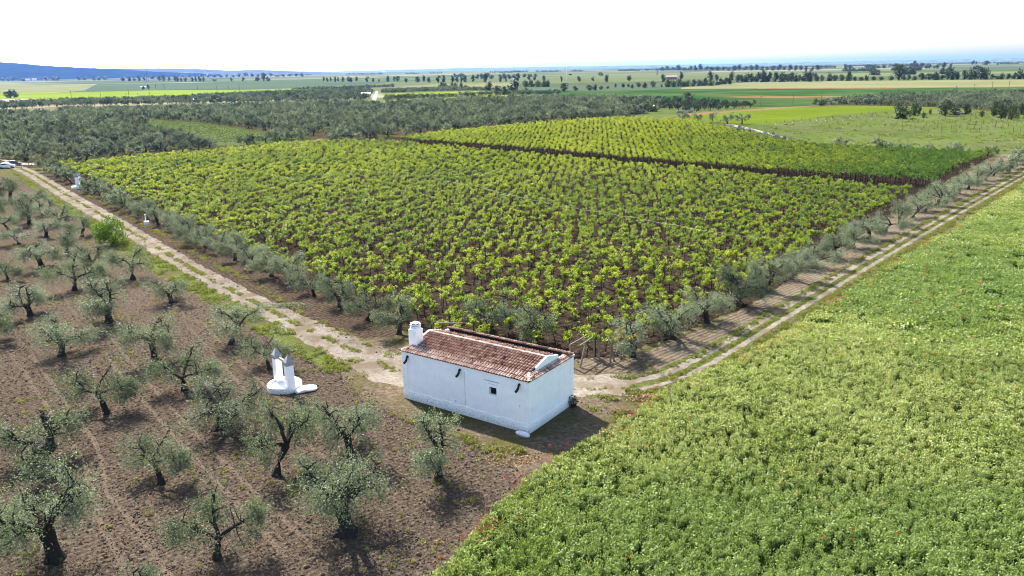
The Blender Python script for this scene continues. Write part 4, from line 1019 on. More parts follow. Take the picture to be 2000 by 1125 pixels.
# rough foot stone and weeds by the corners
def rock(name, loc, d, mat, seed, rz=0):
    rng = np.random.default_rng(seed); bm = bmesh.new(); bmesh.ops.create_icosphere(bm, subdivisions=3, radius=.5)
    for v in bm.verts:
        k = 1 + .35 * (vnoise(v.co.x * 3 + seed, v.co.y * 3 + v.co.z * 2) - .5) + .15 * (vnoise(v.co.x * 8, v.co.z * 8 + seed) - .5)
        v.co = Vector((v.co.x * d[0] * k, v.co.y * d[1] * k, max(v.co.z * d[2] * k, -d[2] * .3)))
    me = bpy.data.meshes.new(name); bm.to_mesh(me); bm.free(); me.materials.append(mat)
    o = link(name, me); o.location = loc; o.rotation_euler = (0, 0, rz); return o
q = g(1022, 851); tag(rock("foot_stone", (q[0], q[1], .12), (1.15, .5, .42), M['wall'], 4, math.atan2(-.5713, .8207)), "rough whitewashed stone at the foot of the house's front corner", "stone")

# ------------------------------------------------------------------ wells
def well(u, v, rz, sc, label, WO=1.12, ph=2.38):
    q = g(u, v); t = empty("wellhead", q, rz, sc); tag(t, label, "well")
    mb = MB(); mb.lathe([(1.42, -.1), (1.4, .42), (1.34, .5), (1.12, .5), (1.08, .34), (.9, .32), (.05, .33)], 40)
    mb.V = [(x * (1 + .06 * (vnoise(x * 2 + 5, y * 2) - .5)), y * (1 + .06 * (vnoise(y * 2, x * 2 + 9) - .5)), z + .05 * (vnoise(x * 3, y * 3) - .5)) for x, y, z in mb.V]
    mb.build("basin", M['wall'], t, False)
    for sgn in (-1, 1):
        p = MB().box((sgn * WO, 0, ph / 2), (.62, .6, ph), taper=.93).build("pillar", M['wall'], t)
        mb = MB(); mb.box((sgn * WO, 0, ph + .13), (.68, .66, .28)); w = .34
        V = [(sgn * WO - w, -w * .96, ph + .27), (sgn * WO + w, -w * .96, ph + .27), (sgn * WO + w, w * .96, ph + .27), (sgn * WO - w, w * .96, ph + .27), (sgn * WO, 0, ph + .86)]
        mb.add(V, [(0, 1, 4), (1, 2, 4), (2, 3, 4), (3, 0, 4)]); mb.build("cap", M['grey_cap'], p)
    MB().box((0, 0, ph + .1), (2 * WO - .6, .15, .16)).build("crossbeam", plain("pink_wood", (.42, .27, .2), .8), t)
    MB().lathe([(.1, .5), (.13, .75), (.1, .95)], 10, (.3, .33, 0)).build("pulley", M['dark_wood'], t)
    return t
w1 = well(557, 758, math.radians(-49.9), 1.0, "white twin-pillared well with grey pointed caps in the olive grove")
q = g(597, 762); o = rock("wash_slab", (q[0], q[1], .12), (1.9, 1.3, .5), M['wall'], 8, .4); tag(o, "low whitewashed slab on the right side of the twin-pillared well", "slab")
w2 = well(155, 368, math.radians(105), 1.15, "small distant white well beside the olive row near the left track", .8)
q = g(510, 780); o = MB().tube([(0, 0, -.05), (.15, .1, 1.1)], [.05, .05], 6).build("leaning_stick", M['stake']); o.location = q; tag(o, "short pale stick leaning left of the twin-pillared well", "stick")
q = g(287, 440); t = empty("water_tap", q, .4); tag(t, "small white tap block with upright pipe under the left olive row", "water tap")
mb = MB(); mb.box((0, 0, .35), (.9, .7, .75), taper=.9); mb.build("block", M['wall'], t); MB().tube([(-.1, .4, 0), (-.1, .4, 1.7)], [.07, .06], 8).build("riser_pipe", M['wall'], t)
MB().lathe([(.12, 1.7), (.13, 1.8), (.05, 1.85)], 10, (-.1, .4, 0)).build("valve", M['wall'], t)

# ------------------------------------------------------------------ parked cars
def car(u, v, rz, paint, label, suv=False):
    q = g(u, v); t = empty("parked_car", q, rz); tag(t, label, "car", "cars parked at the lane")
    Lc, W, Hh = 4.1, 1.72, 1.55
    prof = [(-2.05, .35), (-2.02, .75), (-1.85, .95), (-1.2, 1.02), (-.55, 1.48), (.2, 1.55), (1.25, 1.5), (1.85, 1.05), (2.05, .95), (2.05, .35)]
    V = []; n = len(prof)
    for y in (-1, 1):
        for (x, z) in prof: V.append((x, y * W / 2 * (1 if z < 1.03 else .82), z))
    F = [tuple(range(n))[::-1], tuple(range(n, 2 * n))] + [(i, (i + 1) % n, n + (i + 1) % n, n + i) for i in range(n)]
    MB().add(V, F).build("body", paint, t)
    gl = plain("car_glass", (.02, .025, .03), .1, .6)
    for y in (-1, 1):
        MB().add([(-1.0, y * W * .475, 1.05), (1.45, y * W * .475, 1.05), (1.1, y * W * .418, 1.44), (-.5, y * W * .418, 1.42)], [(0, 1, 2, 3)]).build("side_window", gl, t)
    MB().add([(-1.17, -.68, 1.06), (-1.17, .68, 1.06), (-.62, .6, 1.45), (-.62, -.6, 1.45)], [(0, 1, 2, 3)]).build("windscreen", gl, t)
    MB().add([(1.84, -.66, 1.09), (1.84, .66, 1.09), (1.36, .6, 1.46), (1.36, -.6, 1.46)], [(0, 1, 2, 3)]).build("rear_window", gl, t)
    for x in (-1.3, 1.28):
        for y in (-1, 1):
            w_ = MB().tube([(x, y * .68, .32), (x, y * .89, .32)], [.32, .32], 14).build("wheel", M['spout'], t)
            MB().tube([(x, y * .885, .32), (x, y * .905, .32)], [.18, .18], 10).build("rim", M['grey_cap'], w_)
    for y in (-.6, .6): MB().box((-2.03, y, .72), (.06, .3, .14)).build("headlight", M['wall'], t)
car(14, 328.5, math.radians(-158), plain("white_paint", (.78, .78, .78), .3, .5, .03, 1), "white hatchback parked at the left edge by the white lane")
car(27, 324, math.radians(-150), plain("dark_blue_paint", (.02, .025, .04), .3, .5, .03, 1), "dark car parked just behind the white hatchback")
for (u, v, lb) in ((42, 330, "dark stubby gate post right of the parked cars"), (57, 327, "thin dark gate post beside the white lane"), (62, 325, "low dark post stub at the end of the white lane")):
    post(u, v, 1.7 if u < 60 else .7, 0, lb, "dark gate posts by the white lane", "gate_post", .1)

# ------------------------------------------------------------------ other trees and bushes
def bushy(seed, hgt, R, nl, ll, stem=.25, shape='round', trunk_r=.12):
    rng = np.random.default_rng(seed); T = MB()
    T.tube([(0, 0, -.2), (0, 0, hgt * stem), (rng.normal() * .05 * R, rng.normal() * .05 * R, hgt * .75)], [trunk_r * 1.4, trunk_r, trunk_r * .3], 6)
    for k in range(4):
        az = k * 1.57 + rng.normal() * .4
        T.tube([(0, 0, hgt * stem * .8), (math.cos(az) * R * .35, math.sin(az) * R * .35, hgt * (stem + .2)), (math.cos(az) * R * .6, math.sin(az) * R * .6, hgt * (stem + .42))], [trunk_r * .7, trunk_r * .45, trunk_r * .2], 5)
    nb = 15 if shape != 'tall' else 12; B = []
    z0, z1 = hgt * stem, hgt
    for k in range(nb):
        t = (k + .5) / nb; z = z0 + (z1 - z0) * t
        if shape == 'round': w = math.sin(math.pi * min(1, .12 + .82 * t)) ** .7
        elif shape == 'tall': w = .35 + .5 * math.sin(math.pi * t)
        elif shape == 'pine': w = .3 if t < .45 else 1.0 - (t - .45) * .7
        else: w = 1 - .5 * t
        a = rng.uniform(0, 6.28); r = R * w * rng.uniform(.25, .72)
        B.append((math.cos(a) * r, math.sin(a) * r, z - hgt * .04, R * rng.uniform(.30, .5) * (.55 + .5 * w)))
    B = np.array(B); pick = rng.choice(nb, nl, p=B[:, 3] ** 2 / (B[:, 3] ** 2).sum())
    dirs = rng.normal(size=(nl, 3)); dirs /= np.linalg.norm(dirs, axis=1, keepdims=True)
    C = B[pick, :3] + dirs * (B[pick, 3] * rng.uniform(.55, 1.12, nl))[:, None]; C[:, 2] = np.maximum(C[:, 2], hgt * stem * .5)
    V, F = leaf_arrays(C, dirs + rng.normal(size=(nl, 3)) * 1.1, ll * rng.uniform(.7, 1.3, nl), ll * .6 * rng.uniform(.7, 1.3, nl), rng)
    val = np.clip(rng.beta(2, 2.2, nl) + (rng.random(nb)[pick] - .5) * .3, 0, 1)
    return T, (V, F, val)
BP = {}
for kind, args in {'round': (8, 4.2, 620, .95, .16, 'round', .3), 'tall': (11, 3.0, 560, 1.0, .2, 'tall', .3), 'pine': (11, 4.6, 560, 1.0, .45, 'pine', .35), 'hedge': (5, 4.2, 560, .9, .05, 'round', .25)}.items():
    BP[kind] = []
    for k in range(4):
        T, A = bushy(800 + k + 10 * len(BP), *args)
        BP[kind].append((T.mesh("trunk", [M['bark']]), leaf_mesh("crown", A[0], A[1], M['bush'], A[2]), args[0], args[1]))
def put_tree(u, vb, hp, wp, kind, label, group, tint=0.0, name=None, cat="tree"):
    q = g(u, vb); d = float(np.hypot(q[0], q[1])); H_ = hp / FPX * d; R_ = wp / 2 / FPX * d
    t = empty(name or {'round': "round_tree", 'tall': "slender_tree", 'pine': "pine_tree", 'hedge': "large_shrub"}[kind], q, random.uniform(0, 6.28))
    P = random.choice(BP[kind]); t.scale = (R_ / P[3], R_ / P[3], H_ / P[2]); tag(t, label, cat, group)
    link("trunk", P[0], t); c = link("crown", P[1], t); c['tint'] = tint; return t
Z = 5.714
def crop(x0, y0, lst): return [(x0 + a / Z, y0 + b / Z, hh / Z, w / Z) for a, b, hh, w in lst]
def named(lst, kind, fmt, group, tint=(0, .25), name=None, cat="tree"):
    lst = sorted(lst)
    for i, (u, v, hh, w) in enumerate(lst): put_tree(u, v, hh, w, kind if isinstance(kind, str) else kind[i % len(kind)], fmt % ordinal(i + 1), group, random.uniform(*tint), name, cat)
named(crop(680, 100, [(20, 345, 50, 45), (95, 335, 50, 35), (215, 345, 60, 55), (280, 345, 45, 35), (345, 345, 35, 35), (445, 345, 65, 45), (515, 340, 55, 35), (555, 340, 60, 50), (645, 350, 48, 60), (775, 348, 62, 70), (845, 348, 75, 50), (900, 350, 55, 60), (1010, 350, 75, 75), (1060, 352, 78, 70), (1165, 350, 75, 55), (1215, 348, 62, 50), (1265, 348, 70, 45), (1305, 348, 76, 60), (1392, 348, 82, 60), (1530, 350, 95, 60), (1695, 348, 62, 50), (1760, 345, 40, 30), (1895, 340, 90, 70)])
      + crop(1000, 100, [(190, 325, 50, 50), (250, 328, 45, 55), (355, 330, 55, 55), (550, 345, 62, 35), (750, 340, 56, 60), (905, 338, 52, 45), (1062, 345, 75, 75), (1308, 335, 62, 70)]),
      ['tall', 'round'], "%s tree from left in the spaced row along the far field road", "trees in the spaced row far across the plain", (0, .1))
named(crop(680, 100, [(1035, 398, 45, 70), (1080, 398, 40, 60), (1150, 402, 45, 70), (1190, 415, 55, 80), (1270, 420, 55, 70), (1315, 420, 38, 50), (1355, 430, 28, 40), (1400, 432, 36, 45), (1435, 434, 30, 40), (1480, 434, 25, 40)]), 'hedge', "%s round dark shrub from left behind the far lime vineyard", "dark shrubs behind the far lime vineyard", (0, .1), "round_shrub", "shrub")
put_tree(680 + 1575 / Z, 100 + 440 / Z, 92 / Z, 105 / Z, 'round', "dark brownish tree left of the largest one behind the lime vineyards", None)
put_tree(680 + 1670 / Z, 100 + 450 / Z, 60 / Z, 110 / Z, 'hedge', "low dark thicket between the two brownish trees by the lime vineyards", None, 0, "thicket", "thicket")
put_tree(680 + 1740 / Z, 100 + 490 / Z, 90 / Z, 90 / Z, 'round', "green conical tree in front of the largest brownish one", None, .3)
put_tree(680 + 1855 / Z, 100 + 462 / Z, 135 / Z, 150 / Z, 'round', "largest dark brownish tree in the middle distance behind the lime vineyards", None)
put_tree(1000 + 150 / Z, 100 + 462 / Z, 45 / Z, 70 / Z, 'hedge', "bright green bush right of the largest brownish tree", None, .5, "round_shrub", "shrub")
for i, (a, w) in enumerate(((150, 80), (220, 85), (290, 85), (360, 90), (400, 60))): put_tree(1000 + a / Z, 100 + 397 / Z, 62 / Z, w / Z, 'hedge', "%s bush from left in the clipped-looking hedge right of the brownish trees" % ordinal(i + 1), "bushes of the hedge beyond the groves", .1, "hedge_bush", "bush")
named(crop(1000, 100, [(475, 452, 26, 30), (710, 440, 50, 70), (865, 440, 62, 80), (935, 438, 62, 75), (995, 432, 42, 55), (1068, 418, 28, 40), (1155, 406, 40, 35), (1245, 404, 42, 70), (1300, 402, 38, 40), (1340, 416, 44, 50), (1412, 402, 50, 60), (1482, 412, 60, 70), (1570, 404, 68, 80), (1665, 402, 28, 40), (1720, 402, 35, 40)]), 'round', "%s dark round tree from left above the edge of the poppy-streaked field", "round trees above the green wheat", (0, .1))
put_tree(1000 + 580 / Z, 100 + 452 / Z, 92 / Z, 110 / Z, 'round', "broad dark tree standing alone in the pale field beyond the groves", None)
put_tree(1000 + 1682 / Z, 100 + 345 / Z, 78 / Z, 70 / Z, 'round', "dark tree just left of the red-roofed far building", None)
put_tree(1000 + 1885 / Z, 100 + 325 / Z, 90 / Z, 60 / Z, 'tall', "spindly tall tree right of the red-roofed far building", None)
for i, (a, b, hh, w, tn) in enumerate(((1745, 400, 80, 110, .5), (1800, 402, 60, 80, .1), (1860, 395, 78, 90, .5), (1920, 395, 50, 70, .2), (1965, 392, 60, 60, .3), (2020, 390, 60, 80, 0), (2090, 388, 60, 90, .1), (2150, 385, 70, 80, .2), (2215, 385, 55, 100, .4), (2280, 380, 50, 90, .4))):
    put_tree(1000 + a / Z, 100 + b / Z, hh / Z, w / Z, 'hedge', "%s leafy bush from left in the green thicket under the far building" % ordinal(i + 1), "bushes in the green thicket", tn, "leafy_bush", "bush")
named(crop(1300, 100, [(505, 330, 92, 90), (565, 335, 70, 60), (610, 372, 62, 80), (665, 372, 68, 90), (720, 370, 65, 80), (740, 320, 80, 60), (800, 345, 75, 80), (850, 345, 72, 80), (905, 345, 80, 90), (960, 345, 85, 80), (1020, 345, 95, 95), (1090, 345, 112, 95), (1150, 345, 95, 80), (1225, 342, 95, 95), (1300, 342, 90, 95), (1360, 342, 80, 70), (1405, 340, 92, 80), (1450, 340, 70, 60), (1490, 338, 65, 60), (1550, 340, 98, 95), (1610, 340, 100, 90), (1680, 338, 80, 80), (1740, 335, 60, 60), (1830, 333, 70, 80), (1890, 333, 60, 80), (1960, 333, 65, 80)])
      + crop(1650, 90, [(40, 388, 82, 75), (110, 388, 40, 60), (180, 388, 38, 70), (240, 386, 50, 60), (320, 385, 42, 60), (400, 385, 38, 80), (510, 382, 45, 60), (660, 378, 35, 60), (710, 380, 50, 60), (780, 380, 35, 60), (860, 378, 62, 90), (940, 378, 62, 80), (1010, 378, 70, 80), (1080, 375, 45, 60), (1150, 375, 112, 95), (1205, 374, 80, 70), (1262, 374, 70, 75), (1330, 374, 85, 80), (1395, 374, 92, 75), (1450, 374, 82, 75), (1520, 374, 108, 100), (1575, 372, 90, 80), (1640, 370, 45, 60), (1700, 372, 32, 60), (1750, 372, 52, 60), (1820, 372, 52, 60), (1890, 371, 58, 60), (1950, 371, 80, 70), (2000, 371, 45, 60), (2080, 371, 60, 80)]),
      ['round', 'round', 'hedge'], "%s tree from left in the dark treeline behind the pale wheat", "trees of the dark treeline", (0, .12))
put_tree(1650 + 600 / Z, 90 + 385 / Z, 155 / Z, 115 / Z, 'round', "tallest tree of the dark treeline, standing well above its neighbours", "trees of the dark treeline", .05)
named(crop(1650, 90, [(570, 250, 48, 60), (640, 250, 35, 60), (740, 252, 50, 50), (770, 252, 75, 40), (800, 252, 48, 50), (855, 248, 50, 45), (910, 250, 38, 60), (945, 250, 36, 50), (1000, 248, 25, 40), (1032, 250, 36, 40), (1105, 250, 56, 50), (1180, 250, 46, 35), (1210, 250, 12, 30), (1425, 206, 36, 50), (1466, 208, 30, 25), (1575, 212, 40, 75), (1700, 212, 18, 20), (310, 255, 40, 60), (250, 252, 32, 70), (60, 250, 35, 60), (0, 250, 40, 50), (430, 248, 32, 60), (370, 250, 25, 60)]),
      'round', "%s small blue-looking tree from left in the second line behind the dark treeline", "trees of the second far line", (0, .1))
named(crop(1300, 100, [(a, 215 + random.uniform(-8, 6), random.uniform(28, 60), random.uniform(45, 80)) for a in range(-40, 1720, 62)]), 'round', "%s hazy tree from left in the long line far behind the building", "hazy trees of the long far line", (0, .05))
named(crop(680, 100, [(1440, 308, 48, 70), (1490, 308, 52, 80), (1545, 308, 62, 90), (1600, 308, 40, 80), (1700, 308, 44, 60), (1740, 308, 52, 80), (1800, 308, 46, 80), (1850, 308, 44, 70), (1960, 290, 36, 70), (2030, 290, 32, 70), (2090, 285, 30, 60)]), 'round', "%s bluish tree from left in the clump beside the tall mast", "bluish clump of trees by the mast", (0, .05))
named(crop(0, 100, [(35, 335, 30, 60), (95, 335, 34, 50), (145, 335, 38, 40), (260, 338, 28, 60), (360, 325, 30, 40), (515, 330, 40, 50), (600, 330, 38, 60), (650, 330, 40, 50), (885, 325, 40, 60), (945, 325, 34, 50), (1055, 328, 36, 45), (1105, 328, 42, 50), (1170, 322, 38, 60), (1370, 335, 42, 70), (1440, 335, 42, 60), (1500, 332, 30, 50), (1552, 334, 50, 40), (1610, 332, 40, 40), (1700, 310, 36, 60), (1780, 330, 50, 60), (1825, 335, 58, 50), (1890, 335, 50, 35), (1960, 335, 52, 40)])
      + crop(340, 100, [(40, 340, 45, 40), (80, 340, 42, 40), (125, 340, 50, 60), (205, 340, 50, 40), (245, 340, 46, 35), (290, 340, 52, 45), (330, 340, 45, 35), (445, 338, 30, 70), (640, 335, 38, 28), (770, 338, 50, 40), (930, 335, 45, 80), (1000, 335, 85, 55), (1050, 336, 45, 60)] + [(a, 292 + random.uniform(-5, 4) - (a > 700) * 8, random.uniform(24, 40), random.uniform(40, 70)) for a in range(30, 1500, 70)] + [(1670, 335, 50, 35), (1712, 342, 45, 35), (1750, 338, 50, 35), (1800, 345, 58, 35), (1832, 342, 52, 30), (1885, 342, 52, 40), (1945, 342, 58, 40), (1975, 345, 45, 40)]),
      ['round', 'tall'], "%s hazy blue tree from left in the belts below the hill", "hazy blue trees on the left plain", (0, .05))
for i, (a, b, hh, w) in enumerate(((80, 520, 55, 60), (120, 522, 72, 85), (165, 518, 68, 70), (190, 512, 45, 40))): put_tree(a / Z, 100 + b / Z, hh / Z, w / Z, 'round', "%s tree from left in the black clump at the left edge near the bare field" % ordinal(i + 1), "black clump near the bare field", 0)
for (u, vb, hh, w, lb) in ((420, 199, 13, 17, "dark carob-like tree sticking out of the grove right of the tiny white house"), (560, 192, 12, 12, "left of two dark trees standing in the middle of the left groves"), (567, 192, 13, 13, "right of two dark trees standing in the middle of the left groves"), (500, 192, 8, 10, "small dark bush in the groves left of the two dark trees"), (345, 200, 9, 9, "dark tree beside the tiny white house, on its left"), (78, 224, 9, 26, "broad green bush on the dry strip at the left edge of the groves"), (338, 198, 11, 11, "small dark round tree at the left of the tiny white house group"), (555, 211, 6, 12, "dark low bush on the dry strip above the central grove"), (280, 175, 6, 6, "small tree left of the tiny far farm"), (290, 174.5, 8, 5, "pointed tree right of the tiny far farm"), (730, 207, 10, 12, "dark bush at the near end of the straight pale road"), (788, 221, 13, 8, "dark upright cypress-like tree in the middle of the big grove"), (480, 222, 8, 12, "yellowish bush within the grove beside the young vineyard"), (560, 222, 8, 18, "yellow-green bush in the middle of the big grove")):
    put_tree(u, vb, hh, w, 'round', lb, None, .45 if 'yellow' in lb or 'green' in lb else .0)
put_tree(1300 + 260 / Z, 180 + 100 / Z, 88 / Z, 165 / Z, 'round', "large dark tree rising behind the small round olives on the right", None)
for (a, b, hh, w, lb, tn) in ((640, 300, 125, 190, "broad dark bush-tree standing forward in the staked meadow", .12), (590, 210, 85, 90, "dark tree right behind the broad bush-tree in the meadow", 0), (770, 262, 112, 110, "green rounded tree right of the broad bush-tree", .4), (832, 250, 80, 60, "thin grey tree touching the green rounded one", 0), (878, 286, 50, 40, "small black round bush in the meadow", 0), (950, 245, 40, 35, "tiny dark bush behind the small black one", 0), (1120, 265, 150, 160, "large dark green tree at the rubble heap in the meadow", .05), (1345, 252, 95, 110, "low leaning dark tree right of the rubble heap", 0), (1525, 275, 55, 50, "small spiky bush right of the low leaning tree", .2), (1655, 268, 130, 120, "grey-green tree in front of the right grove", .1), (1742, 300, 150, 120, "vase-shaped green tree nearest in the staked meadow", .35), (1858, 312, 130, 90, "bright green vase-shaped tree right of the nearest one", .5), (1920, 292, 55, 60, "dark round bush right of the bright vase-shaped tree", 0), (1970, 255, 110, 90, "dark tree at the right edge above the meadow", .05), (2030, 285, 90, 90, "bush cut by the right edge of the meadow", .05), (1230, 255, 70, 120, "dark bramble thicket over the rubble heap", 0)):
    put_tree(1650 + a / Z, 180 + b / Z, hh / Z, w / Z, 'hedge' if 'bush' in lb or 'thicket' in lb else 'round', lb, None, tn, "meadow_shrub" if 'bush' in lb or 'thicket' in lb else "meadow_tree", "shrub" if 'bush' in lb or 'thicket' in lb else "tree")
put_tree(1300 + 500 / Z, 180 + 140 / Z, 20 / Z, 40 / Z, 'hedge', "faint low bush at the fence end by the brown bank", None, .1, "low_bush", "bush")
for i, (a, b, hh, w, tn) in enumerate(((1665, 138, 55, 65, .7), (1730, 150, 45, 70, .6), (1760, 145, 50, 80, 0))): put_tree(1300 + a / Z, 180 + b / Z, hh / Z, w / Z, 'hedge', ["yellow-green bush at the left tip of the right grove", "second yellow-green bush at the right grove's tip", "grey bush closing the tip of the right grove"][i], None, tn, "low_bush", "bush")
for (u, vb, hh, w, lb) in ((1275, 218, 14, 30, "dark green bush left of the stone ruin beyond the vineyard"), (1240, 222, 12, 60, "dark hedge row in front of the stone ruin")): put_tree(u, vb, hh, w, 'hedge', lb, None, .15, "large_shrub", "shrub")
# belts of trees too far to count one by one
FB = variants("far_belt_kinds", [leaf_mesh("belt_tree", *(lambda V, F, v: (V, F, [M['bush'], M['bark']], v))(*bushy(850 + k, 8, 4.4, 220, 1.5, .12, 'round', .3)[1]), None) for k in range(4)])
BL = []
rb = np.random.default_rng(77)
for (u0, v0, u1, v1, cover) in ((560, 147, 1000, 142, .5), (700, 145, 1250, 138, .4), (1000, 141, 1400, 136, .5), (1290, 138, 1620, 130.5, .8), (1250, 136, 1700, 128.5, .6), (1600, 133, 2020, 124, .7), (1650, 129.5, 2020, 121.5, .8), (1150, 148, 1300, 146, .3), (1500, 141.5, 2020, 134.5, .35), (1700, 147, 2020, 142, .3), (230, 152.5, 560, 146.5, .6), (0, 158, 300, 153, .5), (620, 154, 980, 149, .25)):
    m_ = int(abs(u1 - u0) / 1.6)
    for k in range(m_):
        t = (k + rb.random()) / m_; u = u0 + (u1 - u0) * t
        if vnoise(u / 23., v0 * 3.1) > cover * .9: continue
        q = g(u, v0 + (v1 - v0) * t + rb.normal() * .25); BL.append((q[0], q[1]))
BL = np.array(BL); n = len(BL); print("belt trees", n)
scatter("distant_tree_belts", lift(BL), RNG.random(n) * 6.28, RNG.uniform(.6, 1.5, n), RNG.integers(0, 4, n), FB, RNG.random(n) * .2, "thin dark belts of trees across the far plain", "tree belts")
# the bright green shrub beside the track: finer leaves
T, A = bushy(901, 3.6, 3.1, 3600, .26, .08, 'round', .1)
q, H_, R_ = metres(222, 478, 428, 33); sh = empty("green_shrub", q, .5); sh.scale = (R_ / 3.1, R_ / 3.1, H_ / 3.6 * .95); tag(sh, "bright yellow-green dense shrub beside the left track", "shrub")
link("trunk", T.mesh("trunk", [M['bark']]), sh); link("crown", leaf_mesh("crown", A[0], A[1], M['vine'], np.clip(A[2] * .8 - .05, 0, 1)), sh)['tint'] = .75
T, A = bushy(902, .9, .5, 420, .12, .02, 'round', .02); q = g(1119, 795); sh = empty("dark_weed", q); tag(sh, "dark leafy weed against the house's back right corner", "weed")
link("stem", T.mesh("stem", [M['bark']]), sh); link("leaves", leaf_mesh("leaves", A[0], A[1], M['bush'], A[2]), sh)
# pruned branches on the verge, straw heaps by the house
def heap(name, u, v, rx, ry, hh, n, ll, mat, label, cat, seed):
    rng = np.random.default_rng(seed); q = g(u, v); a = rng.uniform(0, 6.28, n); r = np.sqrt(rng.random(n))
    C = np.stack([np.cos(a) * r * rx, np.sin(a) * r * ry, (1 - r ** 2) * hh * rng.uniform(.2, 1, n) + .03], 1); D = rng.normal(size=(n, 3)) * np.array([1, 1, .35])
    V, F = leaf_arrays(C, D, ll * rng.uniform(.6, 1.5, n), ll * .22 * rng.uniform(.6, 1.4, n), rng); o = link(name, leaf_mesh(name, V, F, mat, rng.random(n))); o.location = q; tag(o, label, cat); return o
heap("straw_heap", 1268, 779, 1.9, .8, .28, 900, .28, M['straw'], "larger straw heap by the crop edge right of the house", "straw heap", 1)
heap("straw_heap", 1214, 806, .9, .55, .25, 450, .26, M['straw'], "smaller straw heap nearest the house's right side", "straw heap", 2)
heap("branch_pile", 566, 598, 2.4, 1.0, .35, 1300, .2, M['olive'], "pile of pruned grey-green olive branches on the left verge", "branch pile", 3)
heap("straw_litter", 1000, 898, 2.0, 1.0, .06, 800, .22, M['straw'], "scattered straw litter between the house shadow and the crop", "straw", 4)
for k, (a, b, d) in enumerate(((1235, 245, 1.6), (1265, 248, 2.0), (1290, 250, 1.5))):
    q = g(1650 + a / Z, 180 + b / Z); tag(rock("rubble_stone", (q[0], q[1], d * .3), (d * 1.8, d, d * .9), M['grey_cap'] if k != 1 else M['wall'], 20 + k), ["left grey stone of the rubble heap in the meadow", "pale stone in the middle of the meadow's rubble heap", "right grey stone of the rubble heap in the meadow"][k], "stone")
# stakes in the meadow
ST = [(445, 405), (545, 398), (640, 380), (642, 430), (730, 412), (780, 430), (885, 420), (930, 452), (1000, 360), (1030, 405), (1078, 455), (1080, 405), (1165, 345), (1185, 432), (1240, 470), (1278, 400), (1330, 310), (1372, 390), (1398, 330), (1395, 462), (1445, 415), (1452, 295), (1460, 370), (1500, 450), (1525, 400), (1545, 360), (1590, 440), (1650, 355), (1675, 410), (1690, 370), (1750, 412), (1765, 370), (1815, 330), (1820, 400), (1920, 375), (1960, 440), (1235, 345), (1118, 300), (910, 375), (825, 350), (780, 350), (875, 325), (590, 345), (1640, 315), (1730, 350), (1880, 440)]
stk = MB().tube([(0, 0, -.1), (.03, .02, 1.9)], [.075, .06], 5).mesh("stake", [M['dark_wood']])
for a, b in ST:
    q = g(1650 + a / Z, 180 + b / Z); o = link("tree_stake", stk); o.location = q; o.rotation_euler = (random.gauss(0, .04), random.gauss(0, .04), random.uniform(0, 6)); tag(o, "thin dark stake standing in rows in the pale meadow", "stake", "stakes in the pale meadow")
ST2 = crop(1300, 180, [(1120, 365, 0, 0), (1230, 368, 0, 0), (1322, 365, 0, 0), (1420, 352, 0, 0), (1510, 340, 0, 0), (1602, 340, 0, 0), (1615, 355, 0, 0), (1690, 325, 0, 0), (1706, 345, 0, 0), (1790, 330, 0, 0), (1860, 310, 0, 0), (1940, 300, 0, 0), (1980, 325, 0, 0)]) + [(1650 + a / Z, 180 + b / Z, 0, 0) for a, b in ((60, 300), (130, 290), (210, 300), (260, 265), (310, 280), (340, 260), (300, 310), (420, 300))]
gm = MB().tube([(.1, 0, 0), (.1, 0, .65)], [.13, .12], 6).mesh("tree_guard", [M['wall']])
for u, v, _, _ in ST2:
    q = g(u, v); t = empty("guarded_sapling", q, random.uniform(0, 6)); tag(t, "sapling stake with a small white guard at its foot along the green wheat", "sapling", "guarded saplings along the green wheat")
    link("stake", stk, t); link("guard", gm, t)
# fence stakes by the brown bank
for k in range(14):
    q = g(1300 + (340 + 46 * k) / Z, 180 + (212 - 3.4 * k) / Z); o = link("fence_stake", stk); o.location = q; tag(o, "low stake in the line along the brown bank", "stake", "stakes along the brown bank")

# ------------------------------------------------------------------ poles, masts, far buildings
def pole(u, vb, vt, label, group, r=.13, arm=True, mat='dark_wood', name="utility_pole", cat="pole"):
    q = g(u, vb); d = float(np.hypot(q[0], q[1])); H_ = (vb - vt) / FPX * d; t = empty(name, q, random.uniform(-.3, .3)); tag(t, label, cat, group)
    r = max(r, d * .00022)
    MB().tube([(0, 0, -.3), (0, 0, H_ * .5), (0, 0, H_)], [r, r * .85, r * .65], 6).build("shaft", M[mat], t)
    if arm: MB().box((0, 0, H_ * .95), (1.6, r, r)).build("crossarm", M[mat], t)
    return t
for i, (u, b, tp) in enumerate(((1300 + 735 / Z, 100 + 590 / Z, 100 + 528 / Z), (1300 + 1060 / Z, 100 + 617 / Z, 100 + 512 / Z), (1300 + 1418 / Z, 100 + 598 / Z, 100 + 495 / Z), (1300 + 1737 / Z, 100 + 552 / Z, 100 + 470 / Z), (1650 + 595 / Z, 90 + 540 / Z, 90 + 488 / Z), (1650 + 835 / Z, 90 + 525 / Z, 90 + 484 / Z), (1650 + 1230 / Z, 90 + 590 / Z, 90 + 468 / Z), (1650 + 1440 / Z, 90 + 522 / Z, 90 + 442 / Z), (1650 + 1640 / Z, 90 + 495 / Z, 90 + 420 / Z), (1650 + 1830 / Z, 90 + 470 / Z, 90 + 408 / Z))):
    pole(u, b, tp, "%s wooden pole from left across the green wheat on the right" % ordinal(i + 1), "wooden poles across the green wheat")
